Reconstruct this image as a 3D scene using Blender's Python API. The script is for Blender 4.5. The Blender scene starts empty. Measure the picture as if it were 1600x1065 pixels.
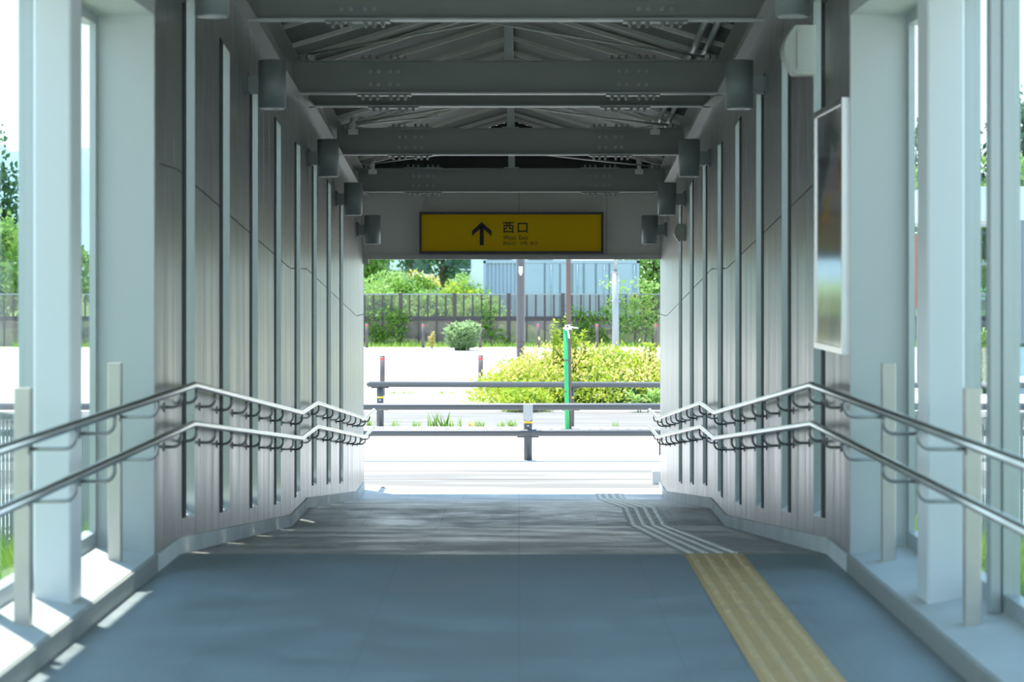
import bpy, math, random
from mathutils import Vector, Matrix
R = math.radians
scene = bpy.context.scene
col = scene.collection

# ------------------------------------------------------------------ camera, sky, sun, exposure
CAMH = 1.415
cam_d = bpy.data.cameras.new('camera')
cam = bpy.data.objects.new('camera', cam_d); col.objects.link(cam)
cam.location = (0, 0, CAMH); cam.rotation_euler = (R(90), 0, 0)
cam_d.sensor_width = 36; cam_d.lens = 3760/1600*36
cam_d.shift_x = -11/1600; cam_d.shift_y = -101.5/1600
cam_d.clip_start = .1; cam_d.clip_end = 3000
cam_d.dof.use_dof = True; cam_d.dof.focus_distance = 27; cam_d.dof.aperture_fstop = 4.0
scene.camera = cam

world = bpy.data.worlds.new('sky'); scene.world = world; world.use_nodes = True
wn = world.node_tree; wn.nodes.clear()
wo = wn.nodes.new('ShaderNodeOutputWorld'); bg = wn.nodes.new('ShaderNodeBackground')
tcw = wn.nodes.new('ShaderNodeTexCoord'); sxyz = wn.nodes.new('ShaderNodeSeparateXYZ'); cr_ = wn.nodes.new('ShaderNodeValToRGB')
wn.links.new(tcw.outputs['Generated'], sxyz.inputs[0]); wn.links.new(sxyz.outputs[2], cr_.inputs[0])
el = cr_.color_ramp.elements
el[0].position = 0; el[0].color = (.80,.92,.98,1); el[1].position = 1; el[1].color = (.25,.50,.82,1)
for p_, c_ in ((.12, (.74,.89,1.0,1)), (.35, (.48,.73,.98,1))):
    z_ = el.new(p_); z_.color = c_
wn.links.new(cr_.outputs[0], bg.inputs[0]); wn.links.new(bg.outputs[0], wo.inputs[0])
bg.inputs[1].default_value = 1.45

sd = bpy.data.lights.new('sun', 'SUN'); sd.energy = 7.5; sd.angle = R(.6); sd.color = (1, .95, .87)
sun = bpy.data.objects.new('sun', sd); col.objects.link(sun)
sun.rotation_euler = Vector((.165, -.27, -1)).to_track_quat('-Z', 'Y').to_euler()

scene.view_settings.view_transform = 'Standard'; scene.view_settings.look = 'None'
scene.view_settings.gamma = 1; scene.view_settings.use_curve_mapping = False
scene.view_settings.exposure = .75
scene.cycles.max_bounces = 12; scene.cycles.diffuse_bounces = 6; scene.cycles.glossy_bounces = 5
scene.cycles.transparent_max_bounces = 24; scene.cycles.transmission_bounces = 6
scene.cycles.use_denoising = True; scene.cycles.sample_clamp_indirect = 8
scene.cycles.caustics_reflective = True; scene.cycles.caustics_refractive = False

# ------------------------------------------------------------------ materials
def mat(name, c, rough=.6, metal=0, spec=.5, alpha=None):
    m = bpy.data.materials.new(name); m.use_nodes = True
    b = m.node_tree.nodes['Principled BSDF']
    b.inputs['Base Color'].default_value = (*c, 1); b.inputs['Roughness'].default_value = rough
    b.inputs['Metallic'].default_value = metal; b.inputs['Specular IOR Level'].default_value = spec
    return m
def mixin(m, c2, scale=3.0, lo=.4, hi=.7, fac=.5, stretch=(1,1,1), detail=4, bump=0, rough2=None):
    """procedural wear and blotches: noise blends the base colour towards c2"""
    t = m.node_tree; b = t.nodes['Principled BSDF']; c1 = tuple(b.inputs['Base Color'].default_value)
    tc = t.nodes.new('ShaderNodeTexCoord'); mp = t.nodes.new('ShaderNodeMapping'); mp.inputs['Scale'].default_value = stretch
    no = t.nodes.new('ShaderNodeTexNoise'); no.inputs['Scale'].default_value = scale; no.inputs['Detail'].default_value = detail
    mr = t.nodes.new('ShaderNodeMapRange'); mr.inputs[1].default_value = lo; mr.inputs[2].default_value = hi; mr.inputs[4].default_value = fac
    mx = t.nodes.new('ShaderNodeMix'); mx.data_type = 'RGBA'
    mx.inputs[6].default_value = c1; mx.inputs[7].default_value = (*c2, 1)
    L = t.links
    L.new(tc.outputs['Object'], mp.inputs[0]); L.new(mp.outputs[0], no.inputs[0]); L.new(no.outputs[0], mr.inputs[0])
    L.new(mr.outputs[0], mx.inputs[0]); L.new(mx.outputs[2], b.inputs['Base Color'])
    if rough2 is not None:
        r = t.nodes.new('ShaderNodeMapRange'); r.inputs[1].default_value = lo; r.inputs[2].default_value = hi
        r.inputs[3].default_value = b.inputs['Roughness'].default_value; r.inputs[4].default_value = rough2
        L.new(no.outputs[0], r.inputs[0]); L.new(r.outputs[0], b.inputs['Roughness'])
    if bump:
        bp = t.nodes.new('ShaderNodeBump'); bp.inputs['Strength'].default_value = bump; bp.inputs['Distance'].default_value = .01
        L.new(no.outputs[0], bp.inputs['Height']); L.new(bp.outputs[0], b.inputs['Normal'])
    return m
def tilemat(name, c, c2, grout, w, h, rough=.5, mortar=.004):
    """floor tiles: brick texture in plan with tone variation, noise stains"""
    m = mat(name, c, rough); t = m.node_tree; b = t.nodes['Principled BSDF']; L = t.links
    tc = t.nodes.new('ShaderNodeTexCoord'); br = t.nodes.new('ShaderNodeTexBrick')
    br.offset = 0; br.inputs['Scale'].default_value = 1; br.inputs['Brick Width'].default_value = w; br.inputs['Row Height'].default_value = h
    br.inputs['Mortar Size'].default_value = mortar; br.inputs['Color1'].default_value = (*c, 1); br.inputs['Color2'].default_value = (*c2, 1)
    br.inputs['Mortar'].default_value = (*grout, 1); br.inputs['Mortar Smooth'].default_value = .2
    no = t.nodes.new('ShaderNodeTexNoise'); no.inputs['Scale'].default_value = 1.6; no.inputs['Detail'].default_value = 7; no.inputs['Roughness'].default_value = .65
    mx = t.nodes.new('ShaderNodeMix'); mx.data_type = 'RGBA'; mx.blend_type = 'MULTIPLY'; mx.inputs[0].default_value = 1
    cr = t.nodes.new('ShaderNodeMapRange'); cr.inputs[1].default_value = .3; cr.inputs[2].default_value = .7; cr.inputs[3].default_value = .8; cr.inputs[4].default_value = 1.12
    L.new(tc.outputs['Object'], br.inputs[0]); L.new(tc.outputs['Object'], no.inputs[0]); L.new(no.outputs[0], cr.inputs[0])
    L.new(br.outputs[0], mx.inputs[6]); L.new(cr.outputs[0], mx.inputs[7]); L.new(mx.outputs[2], b.inputs['Base Color'])
    rr = t.nodes.new('ShaderNodeMapRange'); rr.inputs[1].default_value = .35; rr.inputs[2].default_value = .65; rr.inputs[3].default_value = rough-.12; rr.inputs[4].default_value = rough+.12
    L.new(no.outputs[0], rr.inputs[0]); L.new(rr.outputs[0], b.inputs['Roughness'])
    return m
def leafmat(name, c1, c2):
    m = mat(name, c1, .55, spec=.3); t = m.node_tree; b = t.nodes['Principled BSDF']; L = t.links
    g = t.nodes.new('ShaderNodeNewGeometry'); mx = t.nodes.new('ShaderNodeMix'); mx.data_type = 'RGBA'
    mx.inputs[6].default_value = (*c1, 1); mx.inputs[7].default_value = (*c2, 1)
    L.new(g.outputs['Random Per Island'], mx.inputs[0]); L.new(mx.outputs[2], b.inputs['Base Color'])
    tr = t.nodes.new('ShaderNodeBsdfTranslucent'); ms = t.nodes.new('ShaderNodeMixShader'); ms.inputs[0].default_value = .35
    L.new(mx.outputs[2], tr.inputs[0]); L.new(b.outputs[0], ms.inputs[1]); L.new(tr.outputs[0], ms.inputs[2])
    L.new(ms.outputs[0], t.nodes['Material Output'].inputs[0])
    return m
def glassmat(name, tint=(.93,.97,.96), refl=.75):
    m = bpy.data.materials.new(name); m.use_nodes = True; t = m.node_tree; t.nodes.clear(); L = t.links
    o = t.nodes.new('ShaderNodeOutputMaterial'); tr = t.nodes.new('ShaderNodeBsdfTransparent'); tr.inputs[0].default_value = (*tint, 1)
    gl = t.nodes.new('ShaderNodeBsdfGlossy'); gl.inputs['Roughness'].default_value = .02
    fr = t.nodes.new('ShaderNodeFresnel'); fr.inputs[0].default_value = 1.45
    ml = t.nodes.new('ShaderNodeMath'); ml.operation = 'MULTIPLY'; ml.inputs[1].default_value = refl
    ms = t.nodes.new('ShaderNodeMixShader')
    ge = t.nodes.new('ShaderNodeNewGeometry'); ib = t.nodes.new('ShaderNodeMath'); ib.operation = 'SUBTRACT'; ib.inputs[0].default_value = refl
    L.new(ge.outputs['Backfacing'], ib.inputs[1]); ib.use_clamp = True; L.new(ib.outputs[0], ml.inputs[1])
    L.new(fr.outputs[0], ml.inputs[0]); L.new(ml.outputs[0], ms.inputs[0]); L.new(tr.outputs[0], ms.inputs[1]); L.new(gl.outputs[0], ms.inputs[2]); L.new(ms.outputs[0], o.inputs[0])
    return m
def perfmat(name, c, open_):
    """perforated sheet: rows of small real holes, drawn as an opening pattern in the sheet"""
    m = mat(name, c, .5); t = m.node_tree; L = t.links; b = t.nodes['Principled BSDF']
    tc = t.nodes.new('ShaderNodeTexCoord'); vo = t.nodes.new('ShaderNodeTexVoronoi'); vo.inputs['Scale'].default_value = 38; vo.inputs['Randomness'].default_value = 0
    mp = t.nodes.new('ShaderNodeMapping'); mp.inputs['Scale'].default_value = (1, 0, 1)
    lt = t.nodes.new('ShaderNodeMath'); lt.operation = 'LESS_THAN'; lt.inputs[1].default_value = open_
    tr = t.nodes.new('ShaderNodeBsdfTransparent'); ms = t.nodes.new('ShaderNodeMixShader')
    L.new(tc.outputs['Object'], mp.inputs[0]); L.new(mp.outputs[0], vo.inputs[0]); L.new(vo.outputs['Distance'], lt.inputs[0]); L.new(lt.outputs[0], ms.inputs[0])
    L.new(b.outputs[0], ms.inputs[1]); L.new(tr.outputs[0], ms.inputs[2]); L.new(ms.outputs[0], t.nodes['Material Output'].inputs[0])
    return m

M = {}
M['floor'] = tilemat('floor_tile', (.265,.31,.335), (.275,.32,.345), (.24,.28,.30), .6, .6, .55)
M['floor_skylit'] = tilemat('floor_tile_skylit', (.40,.43,.45), (.42,.45,.47), (.28,.29,.30), .6, .6, .42)  # lighter than the other tiles: sky sheen at the exit put into colour
M['ramp'] = tilemat('ramp_tile', (.24,.235,.225), (.27,.262,.25), (.12,.12,.12), .6, 1.2, .42)
def scuff(m):
    t = m.node_tree; b = t.nodes['Principled BSDF']; L = t.links; src = b.inputs['Base Color'].links[0].from_socket
    tc = t.nodes.new('ShaderNodeTexCoord'); mp = t.nodes.new('ShaderNodeMapping'); mp.inputs['Scale'].default_value = (3, 1.4, 1)
    no = t.nodes.new('ShaderNodeTexNoise'); no.inputs['Scale'].default_value = 1.5; no.inputs['Detail'].default_value = 9; no.inputs['Roughness'].default_value = .7
    mr = t.nodes.new('ShaderNodeMapRange'); mr.inputs[1].default_value = .56; mr.inputs[2].default_value = .68; mr.inputs[4].default_value = .55
    mx = t.nodes.new('ShaderNodeMix'); mx.data_type = 'RGBA'; mx.inputs[7].default_value = (.62,.62,.60,1)
    L.new(tc.outputs['Object'], mp.inputs[0]); L.new(mp.outputs[0], no.inputs[0]); L.new(no.outputs[0], mr.inputs[0]); L.new(mr.outputs[0], mx.inputs[0])
    L.new(src, mx.inputs[6]); L.new(mx.outputs[2], b.inputs['Base Color'])
scuff(M['ramp'])
M['kerb'] = mixin(mat('kerb_concrete', (.78,.80,.79), .55), (.55,.56,.54), 2.5, .45, .7, .6, bump=.1)
M['kerb_near'] = mixin(mat('kerb_near_metal', (.31,.31,.29), .5), (.36,.35,.31), 3.5, .5, .65, .7)  # paler blotches put reflected light into the kerb colour
M['sill'] = mixin(mat('sill_concrete', (.55,.57,.57), .6), (.45,.46,.45), 3, fac=.5)
M['tactile'] = mixin(mat('tactile_yellow', (.66,.42,.19), .55), (.54,.37,.21), 6, .45, .7, .6)
M['tactile_rib'] = mixin(mat('tactile_rib_yellow', (.72,.49,.25), .5), (.60,.43,.25), 6, .45, .7, .5)
M['tactile_worn'] = mixin(mat('tactile_worn', (.50,.46,.38), .5), (.30,.28,.24), 6, .4, .6, .8)
M['tactile_glare_rib'] = mat('tactile_glare_rib', (.80,.77,.70), .4)  # near-white ribs: glare from the exit put into their colour
M['panel'] = mixin(mat('panel_stainless', (.52,.52,.51), .32, 1), (.45,.455,.45), 2.2, .35, .7, .6, (1, 4, .25), rough2=.42)
M['trimdark'] = mat('slit_trim', (.045,.052,.055), .6, spec=.2)
M['jamb'] = mat('jamb_paint', (.33,.36,.345), .45)
M['slitmetal'] = mat('slit_jamb_metal', (.52,.55,.53), .24, .6)
M['wallpaint'] = mat('pale_painted_metal', (.48,.51,.50), .42)
M['column'] = mat('column_white_paint', (.72,.76,.77), .35)
M['alu'] = mat('window_aluminium', (.42,.46,.46), .4, .5)
M['post'] = mixin(mat('post_steel', (.55,.53,.48), .42, .6), (.46,.45,.42), 5)
M['steel'] = mixin(mat('beam_grey_paint', (.35,.36,.33), .42), (.31,.32,.30), 2)
M['steel_edge'] = mat('steel_pale_highlight', (.62,.64,.62), .4)  # lower flange: caught light put into the colour; king posts simply pale
M['bolt'] = mat('bolt_galvanised', (.45,.46,.45), .4, .4)
M['rafter'] = mat('rafter_galvanised', (.85,.83,.76), .45, .3)
M['deck'] = mixin(mat('roof_deck_underside', (.26,.26,.245), .6), (.2,.2,.19), 1.5)
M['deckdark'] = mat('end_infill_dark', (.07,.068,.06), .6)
M['roofout'] = mat('roof_top', (.4,.42,.42), .5)
M['rod'] = mat('galvanised_rod', (.60,.60,.57), .4, .4)
M['pipe'] = mat('conduit_pipe', (.55,.56,.55), .4, .4)
M['whitebox'] = mat('junction_plastic', (.95,.93,.86), .5)
M['lamp'] = mat('lamp_grey_paint', (.27,.30,.29), .42, .1)
M['lampdark'] = mat('lamp_bracket_paint', (.2,.21,.21), .5)
M['lampglass'] = mat('lamp_diffuser', (.55,.58,.58), .2)
M['rail'] = mat('handrail_stainless', (.80,.80,.78), .2, 1)
M['bracket'] = mat('bracket_steel', (.30,.30,.29), .35, .8)
M['beige'] = mat('speaker_plastic', (.48,.49,.43), .5)
M['lintel'] = mat('lintel_paint', (.84,.80,.73), .5)
M['ledge'] = mat('lintel_ledge', (.62,.60,.55), .5)
M['yellow'] = mat('sign_yellow', (1.0,.60,.002), .5, spec=.15)
M['black'] = mat('sign_ink', (.015,.015,.02), .5)
M['signframe'] = mat('sign_frame', (.06,.05,.055), .4)
M['glass'] = glassmat('window_glass')
M['frame_silver'] = mat('frame_silver', (.78,.78,.77), .25, 1)
M['framedark'] = mat('frame_side', (.14,.16,.165), .4)

# ------------------------------------------------------------------ mesh helpers
class MB:
    def __init__(s): s.v = []; s.f = []; s.sm = []; s.mi = []; s.cm = 0
    def add(s, vs, fs, smooth=False):
        o = len(s.v); s.v += [tuple(v) for v in vs]
        for f in fs: s.f.append([o+i for i in f]); s.sm.append(smooth); s.mi.append(s.cm)
        return s
    def box(s, x0, x1, y0, y1, z0, z1):
        if x0 > x1: x0, x1 = x1, x0
        if y0 > y1: y0, y1 = y1, y0
        if z0 > z1: z0, z1 = z1, z0
        return s.add([(x0,y0,z0),(x1,y0,z0),(x1,y1,z0),(x0,y1,z0),(x0,y0,z1),(x1,y0,z1),(x1,y1,z1),(x0,y1,z1)],
              [(0,3,2,1),(4,5,6,7),(0,1,5,4),(1,2,6,5),(2,3,7,6),(3,0,4,7)])
    def bbox(s, x0, x1, y0, y1, z0, z1, b=.004):
        """box with chamfered vertical (z) edges"""
        if x0 > x1: x0, x1 = x1, x0
        p = [(x0+b,y0),(x1-b,y0),(x1,y0+b),(x1,y1-b),(x1-b,y1),(x0+b,y1),(x0,y1-b),(x0,y0+b)]
        n = 8; vs = [(x,y,z0) for x,y in p]+[(x,y,z1) for x,y in p]
        return s.add(vs, [tuple(range(n-1,-1,-1)), tuple(range(n,2*n))]+[(i,(i+1)%n,n+(i+1)%n,n+i) for i in range(n)])
    def sweep(s, x0, x1, ys, zb, zt):
        """box running along y whose bottom/top follow functions of y; x0/x1 constants"""
        if x0 > x1: x0, x1 = x1, x0
        vs = []
        for y in ys: vs += [(x0,y,zb(y)),(x1,y,zb(y)),(x1,y,zt(y)),(x0,y,zt(y))]
        n = len(ys); fs = [(0,1,2,3), tuple((n-1)*4+k for k in (3,2,1,0))]
        for i in range(n-1):
            a = 4*i; b = a+4
            for k in range(4): fs.append((a+k, b+k, b+(k+1)%4, a+(k+1)%4))
        return s.add(vs, fs)
    def prof(s, pts, y0, y1, off=lambda y: 0, ys=None):
        """profile in x,z (ccw) extruded along y, lifted by off(y)"""
        ys = ys or [y0, y1]; n = len(pts); vs = []
        for y in ys: vs += [(x, y, z+off(y)) for x, z in pts]
        fs = [tuple(range(n)), tuple((len(ys)-1)*n+k for k in range(n-1,-1,-1))]
        for i in range(len(ys)-1):
            for k in range(n): fs.append((i*n+k, (i+1)*n+k, (i+1)*n+(k+1)%n, i*n+(k+1)%n))
        return s.add(vs, fs)
    def cyl(s, p0, p1, r0, r1=None, n=16, caps=True):
        r1 = r0 if r1 is None else r1
        return s.tube([p0, p1], [r0, r1], n, caps)
    def tube(s, path, r, n=12, caps=True):
        path = [Vector(p) for p in path]; m = len(path)
        rs = r if isinstance(r, (list, tuple)) else [r]*m
        vs = []; prev = None
        for i, p in enumerate(path):
            d = (path[min(i+1, m-1)]-path[max(i-1, 0)]).normalized()
            if i not in (0, m-1):
                d = ((path[i]-path[i-1]).normalized()+(path[i+1]-path[i]).normalized()).normalized()
                cosh = max(.3, d.dot((path[i]-path[i-1]).normalized()))
            else: cosh = 1
            if prev is None:
                a = d.cross(Vector((0,0,1)))
                if a.length < .01: a = d.cross(Vector((1,0,0)))
                a.normalize()
            else:
                a = prev-d*prev.dot(d); a.normalize()
            prev = a; b = d.cross(a)
            for k in range(n):
                t = 2*math.pi*k/n; vs.append(p+(a*math.cos(t)+b*math.sin(t))*rs[i])
        fs = []
        for i in range(m-1):
            for k in range(n): fs.append((i*n+k, i*n+(k+1)%n, (i+1)*n+(k+1)%n, (i+1)*n+k))
        s.add(vs, fs, True)
        if caps:
            o = len(s.v)-m*n
            s.f.append([o+k for k in range(n-1,-1,-1)]); s.f.append([o+(m-1)*n+k for k in range(n)]); s.sm += [False]*2; s.mi += [s.cm]*2
        return s
    def sphere(s, c, r, nu=12, nv=8, sc=(1,1,1)):
        vs = []; fs = []
        for j in range(nv+1):
            ph = math.pi*j/nv
            for i in range(nu):
                th = 2*math.pi*i/nu
                vs.append((c[0]+r*sc[0]*math.sin(ph)*math.cos(th), c[1]+r*sc[1]*math.sin(ph)*math.sin(th), c[2]+r*sc[2]*math.cos(ph)))
        for j in range(nv):
            for i in range(nu): fs.append((j*nu+i, (j+1)*nu+i, (j+1)*nu+(i+1)%nu, j*nu+(i+1)%nu))
        return s.add(vs, fs, True)
    def build(s, name, m, parent=None):
        me = bpy.data.meshes.new(name); me.from_pydata(s.v, [], s.f)
        ms = m if isinstance(m, (list, tuple)) else [m]
        for k in ms: me.materials.append(M[k] if isinstance(k, str) else k)
        me.polygons.foreach_set('use_smooth', s.sm); me.polygons.foreach_set('material_index', s.mi)
        me.update()
        o = bpy.data.objects.new(name, me); col.objects.link(o)
        if parent is not None:
            o.parent = parent; o.matrix_parent_inverse = world_of(parent).inverted()
        return o
def world_of(o):
    m = o.matrix_basis.copy()
    if o.parent: return world_of(o.parent) @ o.matrix_parent_inverse @ m
    return m
def empty(name, loc, rz=0):
    o = bpy.data.objects.new(name, None); o.empty_display_size = .1; col.objects.link(o); o.location = loc; o.rotation_euler.z = rz
    return o
def tag(o, label=None, cat=None, group=None, kind=None):
    if label: o['label'] = label
    if cat: o['category'] = cat
    if group: o['group'] = group
    if kind: o['kind'] = kind
    return o
def struct(o): o['kind'] = 'structure'; return o
def copy_tree(o, parent=None):
    c = o.copy(); col.objects.link(c)
    if parent is not None:
        inv = o.matrix_parent_inverse.copy(); c.parent = parent; c.matrix_parent_inverse = inv
    for ch in list(KIDS.get(o.name, o.children)): copy_tree(ch, c)
    return c
KIDS = {}

# ------------------------------------------------------------------ levels of the sloping passage
B1, B2, B3, B4, YE = 12.25, 18.3, 19.72, 25.75, 26.9
DROP = .485
def F(y):
    if y <= B1: return 0
    if y <= B2: return -DROP*(y-B1)/(B2-B1)
    if y <= B3: return -DROP
    if y <= B4: return -DROP-DROP*(y-B3)/(B4-B3)
    return -2*DROP
GZ = -2*DROP-.01
XL, XR = -1.74, 1.58
def brk(a, b): return [a]+[y for y in (B1, B2, B3, B4) if a+.01 < y < b-.01]+[b]
YN = -4.0   # the passage runs on behind the camera

# floor
def floor_piece(a, b, m, name):
    q = MB(); q.sweep(XL-.02, XR+.02, [a, b], lambda y: F(y)-.25, F); return struct(q.build(name, m))
floor_piece(YN, B1, 'floor', 'floor')
q = MB(); q.sweep(XL-.02, XR+.02, [B1, B2, B3, B4], lambda y: F(y)-.25, F); struct(q.build('floor', 'ramp'))
floor_piece(B4, YE+.15, 'floor_skylit', 'floor')

# kerbs along both walls (the panels stand on them)
for s, xw, side in ((-1, XL, 'left'), (1, XR, 'right')):
    q = MB(); xi = xw-s*.015
    q.sweep(xi, xw+s*.16, brk(11.5, YE), lambda y: F(y)-.2, lambda y: F(y)+.085)
    q.cm = 1; q.sweep(xi, xw+s*.0, [YN, 11.5], lambda y: F(y)-.2, lambda y: F(y)+.085)
    struct(q.build('baseboard_'+side, ['kerb', 'kerb_near']))
    # sloping sill of the glazed bay
    q = MB(); zi = .09; zo = .145; xo = xw+s*.36
    q.prof([(xw, -.2), (xo, -.2), (xo, zo), (xw, zi)] if s > 0 else [(xo, -.2), (xw, -.2), (xw, zi), (xo, zo)], YN, 11.5)
    struct(q.build('trim_sill', 'sill'))

# ------------------------------------------------------------------ clad walls with tall window slits
SL = [12.43+1.556*i for i in range(8)]      # near edge of every slit
TRIM, SW = .13, .36                         # dark trim strip, then the opening
ZS0, ZS1, ZW = .18, 2.94, 3.28
gap = .009
for s, xw, side in ((-1, XL, 'left'), (1, XR, 'right')):
    q = MB()
    edges = []; y = 11.5
    for a in SL:
        edges.append((y, a, 'p')); edges.append((a, a+TRIM+SW, 's')); y = a+TRIM+SW
    edges.append((y, YE, 'p'))
    for a, b, k in edges:
        if k == 'p':
            n = 2 if a < 11.6 else max(1, round((b-a)/.36)); n = 3 if n == 3 or (b-a) > .9 and b < YE-.1 else n
            if b >= YE-.01: n = 9
            w = (b-a)/n
            for i in range(n):
                ya, yb = a+i*w+gap/2, a+(i+1)*w-gap/2
                for z0, z1 in ((.085, 1.955), (1.962, ZW)):
                    q.sweep(xw, xw+s*.02, brk(ya, yb), lambda y: F(y)+z0, lambda y: F(y)+z1)
        else:
            q.sweep(xw, xw+s*.02, brk(a+gap/2, b-gap/2), lambda y: F(y)+.085, lambda y: F(y)+ZS0)
            q.sweep(xw, xw+s*.02, brk(a+gap/2, b-gap/2), lambda y: F(y)+ZS1, lambda y: F(y)+ZW)
    q.cm = 1    # core of the wall behind the cladding, with the slit openings left out
    y = 11.5
    for a in SL+[None]:
        e = (a+TRIM) if a else YE
        q.sweep(xw+s*.0215, xw+s*.15, brk(y, e), lambda y: F(y)+.0, lambda y: F(y)+ZW)
        if a:
            for z0, z1 in ((0, ZS0), (ZS1, ZW)):
                q.sweep(xw+s*.0215, xw+s*.15, brk(e, e+SW), lambda y: F(y)+z0, lambda y: F(y)+z1)
            y = e+SW
    struct(q.build('wall_'+side, ['panel', 'jamb']))
    for i, a in enumerate(SL):
        w = MB()
        w.sweep(xw-s*.004, xw+s*.03, brk(a+.003, a+TRIM), lambda y: F(y)+ZS0, lambda y: F(y)+ZS1)
        o = struct(w.build('window_%d' % (i+1), 'trimdark'))
        w = MB(); e = a+TRIM; t = .006
        w.sweep(xw, xw+s*.075, brk(e+SW-t, e+SW), lambda y: F(y)+ZS0, lambda y: F(y)+ZS1)
        w.sweep(xw, xw+s*.075, brk(e, e+t), lambda y: F(y)+ZS0, lambda y: F(y)+ZS1)
        w.sweep(xw, xw+s*.075, brk(e+t, e+SW-t), lambda y: F(y)+ZS1-t, lambda y: F(y)+ZS1)
        w.build('window_frame', 'slitmetal', o)
        w = MB(); pr = [(xw, 0), (xw+s*.078, 0), (xw+s*.078, .06), (xw, .012)]
        w.prof(pr if s > 0 else pr[::-1], e+t, e+SW-t, lambda y: F(y)+ZS0, ys=brk(e+t, e+SW-t)); w.build('sill', 'column', o)
        w = MB(); w.sweep(xw+s*.08, xw+s*.088, brk(e, e+SW), lambda y: F(y)+ZS0, lambda y: F(y)+ZS1)
        w.build('pane', 'glass', o)

# ------------------------------------------------------------------ glazed bay beside the camera
HW = 2.66          # window head
for s, xw, side in ((-1, XL, 'left'), (1, XR, 'right')):
    xg = xw+s*.30   # plane of the glass
    # return wall between panels and glazing (faces the camera)
    q = MB(); q.box(xw+s*.001, xw+s*.303, 11.48, 11.65, .08, ZW)
    struct(q.build('wall_return_'+side, 'wallpaint'))
    q = MB(); q.box(xw+s*.0, xg+s*.06, YN, 11.5, HW, ZW)
    struct(q.build('wall_head_'+side, 'wallpaint'))
    wz = empty('window_%d' % (9+(s > 0)), (xg, 10.2, .15)); struct(wz)
    ys = [11.44, 9.98, 9.20, 7.4, 5.9, 4.4, 2.9, 1.4, -.1, -1.6, -3.1]
    f = MB()
    f.box(xg-s*.03, xg+s*.03, YN, 11.478, .12, .20); f.box(xg-s*.03, xg+s*.03, YN, 11.478, HW-.05, HW)
    f.box(xg-s*.027, xg+s*.003, 11.44, 11.479, .13, HW)
    for y in ys[1:]:
        f.box(xg-s*.035, xg+s*.03, y-.03, y+.03, .13, HW)
        if abs(y-9.20) < .01 and s > 0: f.box(xg-s*.08, xg-s*.042, y-.02, y+.07, .13, HW)
    f.build('window_frame', 'alu', wz)
    g = MB(); g.box(xg, xg+s*.006, YN, 11.478, .15, HW-.02); g.build('pane', 'glass', wz)
    sd_ = 'left' if s < 0 else 'right'
    # columns
    xc = xw+s*.06
    for k, yc in enumerate((9.66, 5.2, .75)):
        q = MB(); q.bbox(xc, xc+s*.15, yc, yc+.25, .095, ZW, .008)
        o = q.build('column', 'column')
        if k == 0: tag(o, 'white painted steel column standing on the %s sill before the glass' % sd_, 'column')
        else: tag(o, 'white painted column of the glazed %s side, %s behind the camera' % (sd_, ('nearer', 'farther')[k-1]), 'column')
    for k, (yc, top) in enumerate(((11.05, 1.015), (9.0, .995), (6.95, 1.0), (4.9, 1.0))):
        q = MB(); x0 = xw+s*.09; q.bbox(x0, x0+s*.06, yc, yc+.06, .09, top, .003)
        o = q.build('handrail_post', 'post')
        tag(o, 'beige steel handrail post on the %s sill, %s' % (sd_, ('farthest, near the wall return', 'between column and picture edge', 'just outside the picture', 'beside the camera')[k]), 'post')

# no back wall behind the camera: end left open to let light in


# ------------------------------------------------------------------ roof
SOF = 3.28          # underside of beams above the floor
BD = .255           # beam depth
YS = [YN, B1, B2, B3, B4, 27.3]
cx = (XL+XR)/2; hw = (XR-XL)/2
q = MB()
def roofpt(x): return SOF+BD+.09+.50*(1-abs(x-cx)/hw)
for s in (-1, 1):
    # corrugated deck: ribs run down the slope
    ya = YN; n = int((27.3-YN)/.1)
    vs = []; fs = []
    for i in range(n+1):
        y = YN+i*.1; r = .018 if (i//1) % 2 else 0
        for x in (cx, cx+s*(hw+.38)):
            vs.append((x, y, F(y)+roofpt(x)+r)); 
    for i in range(n):
        fs.append((2*i, 2*i+1, 2*i+3, 2*i+2) if s < 0 else (2*i, 2*i+2, 2*i+3, 2*i+1))
    q.add(vs, fs)
    q.cm = 1
    q.prof([(cx, 0), (cx+s*(hw+.38), -.50*(hw+.38)/hw), (cx+s*(hw+.38), -.50*(hw+.38)/hw+.05), (cx, .05)][::(1 if s > 0 else -1)], YN, 27.3,
           lambda y: F(y)+SOF+BD+.09+.5+.04, ys=YS)
    q.cm = 0
struct(q.build('ceiling', ['deck', 'roofout']))
# unseen gutter boxes added at the eaves to darken the slit tops
for s, side in ((-1, 'left'), (1, 'right')):
    q = MB(); xe = cx+s*(hw+.38)
    q.sweep(xe-s*.11, xe, [11.6, B1, B2, B3, B4, 27.3], lambda y: F(y)+3.24, lambda y: F(y)+SOF+.2); struct(q.build('trim_shade_strip_'+side, 'roofout'))
# longitudinal eave beams on top of the walls
for s, xw, side in ((-1, XL, 'left'), (1, XR, 'right')):
    q = MB()
    for z0, z1, a, b in ((0, .012, -.08, .08), (BD-.012, BD, -.08, .08), (.012, BD-.012, .02, .03)):
        q.sweep(xw-s*(-a) , xw+s*b, YS[:-1]+[YE+.1], lambda y: F(y)+SOF+.0+z0, lambda y: F(y)+SOF+z1)
    o = q.build('eave_beam', 'steel')
    tag(o, 'grey painted steel edge beam running along the top of the %s wall' % side, 'beam')
    q = MB()
    q.sweep(xw+s*.05, xw+s*.12, YS[:-1]+[YE+.1], lambda y: F(y)+SOF+BD, lambda y: F(y)+SOF+BD+.085)
    struct(q.build('trim_eave_'+side, 'steel'))

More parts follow.
